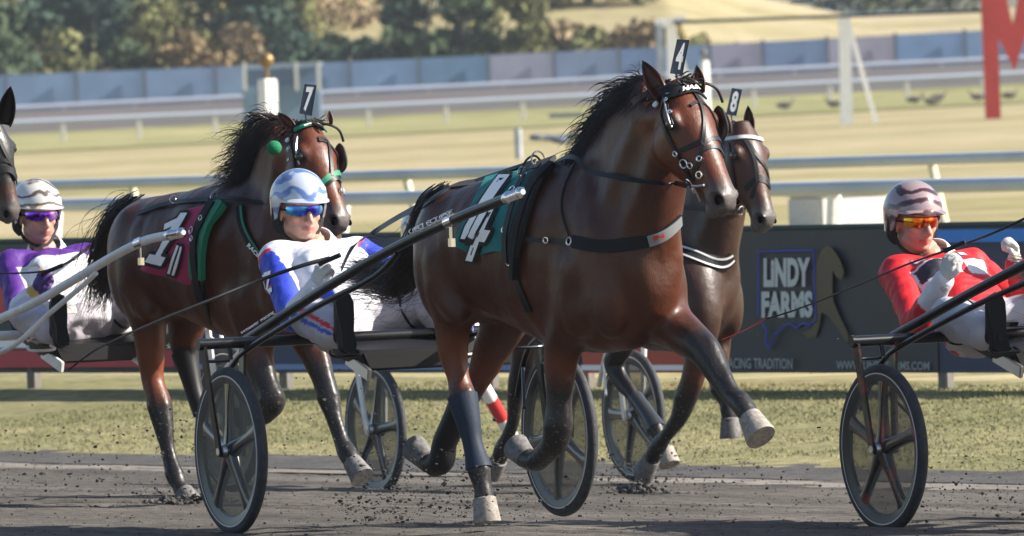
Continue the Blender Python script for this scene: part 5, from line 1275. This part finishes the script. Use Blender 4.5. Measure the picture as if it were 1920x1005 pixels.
# red and white marker stick leaning at the edge of the track
r0 = empty('marker_stick', P(992, 876, 60.3), 'white marker stick with a red band leaning at the track edge between horse legs', 'marker')
a, b = P(889, 692, 59.8), P(992, 876, 60.3)
for t0, t1, m, nm in ((0, .30, 'white', 'stick_end'), (.30, .50, 'red', 'red_band'), (.50, 1, 'white', 'stick')):
    bm = bmesh.new(); tube(bm, [a.lerp(b, t0), a.lerp(b, t1)], .040 if m != 'red' else .0405, 12); obj(nm, bm, M[m], r0)

# ---------------------------------------------------------------- infield and far side
def pline(pts, Yf, r, name, m, label, cat='rail', zoff=0, flat=None):
    q = [P(u, v, Yf) for u, v in pts]; q = [q[0]+(q[0]-q[1])*1.2]+q+[q[-1]+(q[-1]-q[-2])*1.2]; bm = bmesh.new(); tube(bm, q, r, 10, True, flat); c = P(960, 190, Yf); R = empty('rail_fence', V((c.x, Yf, gz(c.x, Yf))), label, 'rail fence'); obj(name, bm, m, R); return R
farw = mat('far white rail', (.36, .39, .46), .5)
LO = [(0, 232), (450, 212), (640, 203), (1150, 178), (1337, 167), (1840, 142), (1920, 138)]; HI = [(0, 205), (450, 183), (640, 173), (1000, 156), (1337, 137), (1840, 113), (1920, 109)]
def vat(L, u):
    for (a, b), (c, d) in zip(L, L[1:]):
        if a <= u <= c: return b+(d-b)*(u-a)/(c-a)
    return L[0][1] if u < 0 else L[-1][1]
RL = pline(LO, 441, .115, 'rail', farw, 'inner white rail of the far track', flat=(1, 1.25, (0, 0, 1)))
RH = pline(HI, 482, .11, 'rail', farw, 'outer white rail of the far track', flat=(1, 1.3, (0, 0, 1)))
pf = mat('far post', (.60, .58, .52), .6)
def farposts(L, us, Y, h, root):
    f = None
    for u in us:
        p = P(u, vat(L, u), Y)
        if f is None:
            bm = bmesh.new(); box(bm, (0, 0, -h/2), (.18, .18, h), None, .02); f = obj('post', bm, pf); o = f
        else: o = f.copy(); link(o)
        o.location = p; hang(o, root)
farposts(LO, (-26, 118, 260, 403, 546, 690, 836, 980, 1125, 1268, 1413, 1556, 1700, 1843), 441, 1.1, RL)
farposts(HI, (120, 253, 390, 530, 670, 804, 942, 1078, 1215, 1350, 1490, 1628, 1765, 1900), 482, .85, RH)
# panelled blue grey fence
TOP = [(-60, 144), (0, 141), (600, 118), (1240, 88), (1840, 57), (1980, 50)]
def vtop(u): return vat([(-400, 158)]+TOP+[(2400, 30)], u)
cuts = [-130, 10, 142, 270, 403, 530, 655, 785, 915, 1038, 1160, 1240, 1330, 1430, 1550, 1678, 1808, 1930, 2060]
fcol = [tuple(c*1.2 for c in k) for k in [(.13, .21, .36), (.14, .215, .35), (.13, .205, .34), (.14, .21, .35), (.15, .22, .34), (.13, .20, .33), (.13, .21, .36), (.10, .18, .30), (.22, .23, .32), (.14, .19, .31), (.10, .16, .29), (.12, .19, .32), (.21, .21, .30), (.12, .18, .32), (.24, .235, .32), (.12, .20, .36), (.13, .21, .35), (.14, .22, .36)]]
pfn = empty('panel_fence', (0, 500, 1.2), 'long far fence of blue grey and mauve panels below the trees', 'fence')
for i, (a, b) in enumerate(zip(cuts, cuts[1:])):
    p0, p1 = P(a+2, vtop(a), 500), P(b-2, vtop(b), 500); bm = bmesh.new()
    prism(bm, [V((p0.x, 500, p0.z)), V((p1.x, 500, p1.z)), V((p1.x, 500, p1.z-2.9)), V((p0.x, 500, p0.z-2.9))], (0, .12, 0))
    bmesh.ops.subdivide_edges(bm, edges=bm.edges[:], cuts=3, use_grid_fill=True)
    k = fcol[i]; obj('panel', bm, mat('fence panel paint', k, .7, var=.10, vs=.6), pfn, False)
    q = P(b, vtop(b), 499.8); 
    if i == 0: bm = bmesh.new(); box(bm, (0, 0, -1.4), (.16, .16, 3.0)); fp = obj('post', bm, mat('dark fence post', (.09, .12, .17), .6)); o = fp
    else: o = fp.copy(); link(o)
    o.location = q; hang(o, pfn)
# finish pole with its gilt ball and a smaller one at the right
def ballpole(u, vb, vt, vg, Y, w_, rb, label, bmat='gold'):
    r = empty('ball_pole', V((P(u, vg, Y).x, Y, gz(P(u, vg, Y).x, Y))), label, 'pole', 'white poles topped by a ball'); p = P(u+(vt-vb)*0, vt, Y); g = gz(p.x, Y)
    bm = bmesh.new(); box(bm, (p.x, Y, (p.z+g)/2), (w_, w_, p.z-g), Matrix.Rotation(.55, 3, 'Z'), .02); obj('pole', bm, M['white'], r)
    bm = bmesh.new(); c = P(u-2, vb, Y); tube(bm, [(p.x, Y, p.z), (p.x, Y, c.z)], .035, 8); obj('stem', bm, M['gold'], r)
    bm = bmesh.new(); ball(bm, c, (rb,)*3, 24); obj('ball', bm, M[bmat], r)
ballpole(501, 113, 148, 380, 180, .26, .135, 'white finish pole with a gilt ball on top, behind the number 7 horse')
ballpole(1321, 98, 114, 300, 320, .22, .11, 'smaller white pole with a dull ball, right of the number 4 plate', 'hoof')
# glazed booth behind the finish pole
bt = empty('booth', P(530, 235, 400), 'blue green glazed booth beyond the finish pole', 'booth'); c = P(530, 195, 400)
bm = bmesh.new(); box(bm, (c.x, 400, c.z-.35), (2.95, 2.4, 2.2), None, .03); obj('wall', bm, mat('booth paint', (.13, .20, .28), .5, var=.15, vs=1), bt)
bm = bmesh.new(); box(bm, (c.x, 400, c.z+1.05), (2.7, 2.2, .62)); obj('window', bm, mat('booth glass', (.10, .16, .26), .1), bt)
for u in (459, 556, 598):
    p = P(u, 150, 398.7); bm = bmesh.new(); box(bm, (p.x, 398.7, p.z+.15), (.12, .1, 1.1)); obj('corner_post', bm, pf, bt)
bm = bmesh.new(); box(bm, (c.x, 400, c.z+1.5), (3.1, 2.6, .12)); obj('roof', bm, mat('booth roof', (.25, .3, .36), .5), bt)
# sign frame with a red letter
sf = empty('scaffold', P(1590, 248, 300), 'white sign frame of posts and struts with a thin dark beam across the top', 'frame')
def bar(name, a, b, Y, w_, m, parent=sf, d=None):
    bm = bmesh.new(); A, B = P(*a, Y), P(*b, Y); t = (B-A).normalized(); s = V((0, 1, 0)); n = t.cross(s).normalized(); d = d or w_
    rings(bm, [[p+n*w_/2+s*d/2, p+n*w_/2-s*d/2, p-n*w_/2-s*d/2, p-n*w_/2+s*d/2] for p in (A, B)]); return obj(name, bm, m, parent, False)
bar('post', (1583, 30), (1588, 252), 300, .34, M['white'], d=.34); bar('strut', (1590, 40), (1648, 248), 300.6, .13, M['white'])
bar('post', (1258, 42), (1268, 290), 300, .30, M['white'], d=.3); bar('strut', (1264, 60), (1330, 290), 300.6, .13, M['white']); bar('post', (1236, 42), (1243, 290), 303, .20, pgrey)
bar('beam', (1228, 40), (1262, 44), 299.6, .18, M['white']); bar('beam', (1240, 46), (1284, 34), 299.5, .18, M['white'])
bar('beam', (1262, 42), (1850, 20), 299.3, .10, mat('dark steel', (.03, .035, .04), .5))
o = bar('pipe_rail', (1405, 250), (1990, 219), 298, .11, pgrey, None); tag(o, 'low grey pipe rail running along the foot of the sign frame', 'rail')
bm = bmesh.new(); mp = [(1836, -95), (1868, -96), (1899, 48), (1928, -98), (1962, -99), (1972, 226), (1944, 227), (1936, 25), (1903, 133), (1872, 70), (1877, 231), (1849, 232)]
prism(bm, [P(u, v, 296) for u, v in mp], (0, .35, 0)); o = obj('big_letter', bm, mat('red sign paint', (.40, .035, .03), .55, var=.08, vs=2), None, False); tag(o, 'big red letter M standing on the infield at the right edge', 'letter')
for u, v0, v1, Y, lab in ((971, 241, 290, 240, 'short grey bollard standing alone in the infield'),):
    bm = bmesh.new(); a, b = P(u, v0, Y), P(u+2, v1, Y); tube(bm, [a, a.lerp(b, .12), b+V((0, 0, -.1))], [.075, .085, .085], 12); o = obj('bollard', bm, pgrey); tag(o, lab, 'bollard')
bm = bmesh.new(); p = P(1045, 262, 235); 
for k in range(7): ball(bm, p+V((rnd.uniform(-.5, .5), rnd.uniform(-.3, .3), rnd.uniform(-.05, .08))), (.2, .18, .08), 10)
o = finish('tarpaulin', fuse(bm, .05, 4), mat('blue grey tarp', (.08, .10, .13), .7)); tag(o, 'crumpled blue grey tarpaulin heap on the infield grass behind the mane', 'tarpaulin')
bm = bmesh.new(); p = P(1062, 216, 330); box(bm, p, (1.1, .6, .14), None, .02); o = obj('low_kerb', bm, mat('grey slab', (.12, .15, .18), .8)); tag(o, 'low dark slab lying in the green strip', 'slab')
def goose(u, v, Y, f, lab):
    p = P(u, v, Y); bm = bmesh.new(); k = 1.0
    limb(bm, [((-.32*f, 0, .02), .05), ((-.15*f, 0, .04), .12), ((.08*f, 0, .05), .13), ((.2*f, 0, .09), .07), ((.26*f, 0, .2), .035), ((.30*f, 0, .27), .04), ((.38*f, 0, .26), .02)])
    for s in (-1, 1): limb(bm, [((0, s*.05, -.05), .02), ((0, s*.05, -.2), .015)])
    o = finish('goose', fuse(bm, .03, 2), mat('goose feathers', (.05, .045, .04), .8, c2=(.16, .14, .12), vs=6)); o.location = p; tag(o, lab, 'goose', 'geese on the infield')
goose(1716, 188, 395, 1, 'dark goose left of a pair, between the sign frame and the red letter'); goose(1746, 192, 385, -1, 'lower goose of the pair right of the sign frame'); goose(1760, 184, 400, 1, 'upper goose of the pair right of the sign frame'); goose(1832, 183, 400, -1, 'dark goose just left of the red letter'); goose(1473, 199, 385, 1, 'lone dark goose left of the sign frame'); goose(1563, 196, 390, -1, 'dark goose beside the white post of the sign frame')
goose(1894, 180, 400, 1, 'goose under the red letter at the right edge')

# ---------------------------------------------------------------- trees, bushes, car park
def leafmat(name, c): return mat(name, c, .8, spec=.15, var=.45, vs=1.2)
LM = [leafmat('blue green leaves', (.052, .088, .066)), leafmat('dark green leaves', (.062, .088, .048)), leafmat('olive leaves', (.15, .155, .065)), leafmat('yellow autumn leaves', (.30, .24, .09)), leafmat('tan dry brush', (.26, .20, .12)), leafmat('russet leaves', (.19, .14, .075))]
bark = mat('bark', (.06, .05, .045), .9)
rnd = random.Random(21)
def tree(u, v, Y, w_, h, mi, label, n=1100, kind='tree', cone=False, ls=.22):
    p = P(u, v, Y); g = gz(p.x, Y); base = V((p.x, Y, g)); r = empty(kind, base, label, kind if kind != 'bush' else 'bush', 'trees and bushes beyond the far fence')
    if kind == 'tree':
        bm = bmesh.new(); limb(bm, [(base-V((0, 0, .3)), .22), (base+V((0, 0, h*.3)), .15), (base+V((.1, 0, h*.75)), .05)], 8, 2)
        for k in range(6):
            a = rnd.random()*6.3; z = h*rnd.uniform(.25, .6); limb(bm, [(base+V((0, 0, z)), .07), (base+V((math.cos(a)*w_*.3, math.sin(a)*w_*.3, z+h*.18)), .025)], 6, 1)
        obj('trunk', bm, bark, r)
    bm = bmesh.new(); cl = []
    for k in range(int(9+w_*2.2)):
        a = rnd.random()*6.3; z = rnd.uniform(.12 if kind == 'tree' else .02, .95); ww = w_*.5*((1-z)**.7 if cone else math.sin(PI*min(.97, z*.8+.18)))*rnd.uniform(.3, .95); cl.append((base+V((math.cos(a)*ww, math.sin(a)*ww, h*z)), w_*rnd.uniform(.10, .22)))
    for c, rr in cl:
        for k in range(n//len(cl)):
            d = V((rnd.gauss(0, 1), rnd.gauss(0, 1), rnd.gauss(0, 1))).normalized()*rr*rnd.uniform(.5, 1.15); q = c+V((d.x, d.y, d.z*.8)); s = ls*rnd.uniform(.6, 1.5)
            a = V((rnd.gauss(0, 1), rnd.gauss(0, 1), rnd.gauss(0, 1))).normalized()*s; b = a.cross(V((rnd.gauss(0, 1), rnd.gauss(0, 1), rnd.gauss(0, 1)))).normalized()*s*.6
            bm.faces.new([bm.verts.new(x) for x in (q-a, q+b, q+a, q-b)])
    obj('crown', bm, LM[mi], r, False)
kinds = ['blue green', 'dark green', 'olive', 'yellow', 'tan', 'russet']
spots = [(-30, 510, 5, 5.5, 1), (50, 516, 4, 5.0, 0), (118, 508, 3, 3.6, 2), (170, 520, 4.2, 6, 0), (235, 509, 3.2, 3.0, 1), (290, 518, 4, 5.0, 2), (345, 509, 3.4, 3.2, 5), (400, 522, 4.4, 6.0, 1), (455, 509, 3, 3.4, 4), (500, 520, 3.6, 5.2, 0), (560, 510, 3.4, 2.8, 0), (622, 512, 3.4, 2.3, 1), (690, 510, 3.2, 2.4, 0), (742, 513, 3, 2.6, 1), (800, 514, 3.8, 6.2, 0), (862, 510, 3.4, 5.4, 1), (925, 516, 3.8, 6.2, 2), (985, 509, 3, 4.4, 2), (1040, 513, 3.2, 2.6, 4), (1100, 510, 3, 2.2, 2), (1160, 513, 3.2, 2.0, 4), (1215, 509, 3, 2.6, 5), (80, 560, 6, 9, 3), (210, 570, 6, 10, 1), (330, 575, 6, 9.5, 2), (470, 570, 6, 9, 3), (600, 560, 5.5, 5.5, 4), (680, 575, 6, 6.5, 3), (760, 570, 6, 9, 2), (890, 575, 6, 10, 1), (1010, 572, 5.5, 6.5, 3), (1110, 575, 5, 4.6, 5), (1200, 572, 5, 5.0, 2), (60, 600, 7, 11, 1), (180, 605, 7, 11.5, 2), (310, 600, 7, 11, 0), (420, 605, 7, 11, 2), (540, 600, 7, 10, 1), (640, 600, 6, 8.2, 2), (830, 602, 7, 11, 0), (950, 600, 7, 10, 1), (1060, 603, 6, 8, 4), (1160, 600, 6, 7.5, 2), (745, 600, 6, 9, 3), (140, 530, 4.5, 6, 1), (20, 545, 6, 8, 2), (270, 540, 5, 7, 0), (430, 545, 5, 7, 1), (540, 535, 4, 5.4, 2)]
for i, (u, Y, w_, h, mi) in enumerate(spots):
    bush = h < 3.8; row = 'right behind the far fence' if Y < 530 else 'up on the slope'
    pos = 'near the left edge' if u < 60 else ('above the gilt ball' if 380 < u < 620 else ('left of centre' if u < 760 else ('near the number 4 plate' if u > 980 else 'at top centre')))
    tree(u, 120, Y, w_*1.25, h*.96, mi, f'{"low" if h < 2.5 else ("tall" if h > 6.5 else "middling")} {kinds[mi]} {"bush" if bush else "tree"} {row}, {pos}, {i+1-(i>=22)*22} along', 900 if bush else 1900, 'bush' if bush else 'tree')
for k, (u, Y, w_, h, mi) in enumerate(((1310, 508, 3, 1.5, 2), (1365, 510, 2.6, 1.0, 4), (1270, 512, 3, 2.2, 3))):
    tree(u, 90, Y, w_, h, mi, ('low olive brush on the bare slope right of the number 4 plate', 'small tan brush on the bare slope right of the ball pole', 'yellow brush above the fence behind the number 4 plate')[k], 350, 'bush')
# hedge, pale wall and parked cars at the top right
Yc = 640
bm = bmesh.new(); a, b = P(1560, 44, Yc), P(2050, 30, Yc); prism(bm, [a, b, b+V((0, 0, .62)), a+V((0, 0, .62))], (0, .3, 0)); o = obj('pale_wall', bm, mat('pale blue wall', (.30, .42, .60), .6, var=.1, vs=.8), None, False); tag(o, 'long pale blue wall along the top right corner', 'wall')
tree(1660, 10, Yc+3, 7, 3.2, 1, 'dark hedge clump above the pale blue wall, left of the red letter', 900, 'bush'); tree(1760, 10, Yc+4, 8, 3.4, 1, 'dark hedge clump above the pale blue wall, nearest the red letter', 900, 'bush')
bm = bmesh.new(); a, b = P(1300, 40, Yc), P(1560, 30, Yc); prism(bm, [a, b, b+V((0, 0, .5)), a+V((0, 0, .5))], (0, .2, 0)); o = obj('low_wall', bm, mat('grey blue low wall', (.16, .24, .36), .6), None, False); tag(o, 'low grey blue wall in front of the parked cars', 'wall')
def car(u, Y, col, label):
    p = P(u, 20, Y); z = P(u, 34, Y).z-.1; r = empty('parked_car', (p.x, Y, z), label, 'car', 'cars parked beyond the slope')
    def pt(name, bm, m): bm.transform(Matrix.Translation((p.x, Y, z))); return obj(name, bm, m, r)
    bm = bmesh.new(); prof = [(-2.2, .35), (-2.2, .8), (-1.3, .95), (-.75, 1.42), (.7, 1.45), (1.5, .98), (2.15, .85), (2.25, .35)]
    prism(bm, [V((x, -.85, zz)) for x, zz in prof], (0, 1.7, 0)); bmesh.ops.bevel(bm, geom=bm.edges[:], offset=.06, segments=2, affect='EDGES'); pt('body', bm, mat('car paint', col, .25, coat=.6))
    bm = bmesh.new(); prism(bm, [V((x, -.87, zz)) for x, zz in ((-1.15, .97), (-.7, 1.34), (.62, 1.37), (1.25, .99))], (0, 1.74, 0)); pt('window', bm, mat('car glass', (.03, .05, .07), .1))
    for x in (-1.4, 1.4):
        bm = bmesh.new(); tube(bm, [(x, -.9, .34), (x, -.68, .34)], .34, 16); pt('wheel', bm, M['tyre'])
for u, c, l in ((1335, (.75, .76, .78), 'white parked car at the top, left end of the row'), (1420, (.10, .22, .42), 'blue parked car at the top, second from the left'), (1505, (.70, .72, .75), 'white parked car at the top, third from the left'), (1570, (.35, .38, .42), 'silver grey parked car at the top, right end of the row')):
    car(u, 648, c, l)
# the horse of the driver in red: all but its tail is beyond the right edge
h5 = copy_tree(h4['root']); h5.location = h4['root'].location+(FS5.o-FS4.o)+V((.12, .1, 0)); h5['label'] = 'horse of the driver in red, beyond the right edge but for its tail hair'

# ---------------------------------------------------------------- air
hz = bmesh.new(); box(hz, (0, 330, 19), (360, 700, 46)); o = obj('haze', hz, bpy.data.materials.new('haze air'), None, False); o['kind'] = 'stuff'; m = o.data.materials[0]; m.use_nodes = True; t = m.node_tree
for n in list(t.nodes):
    if n.type == 'BSDF_PRINCIPLED': t.nodes.remove(n)
pv = t.nodes.new('ShaderNodeVolumePrincipled'); pv.inputs['Color'].default_value = (.80, .88, 1, 1); pv.inputs['Density'].default_value = .00010; t.links.new(pv.outputs[0], t.nodes['Material Output'].inputs['Volume'])
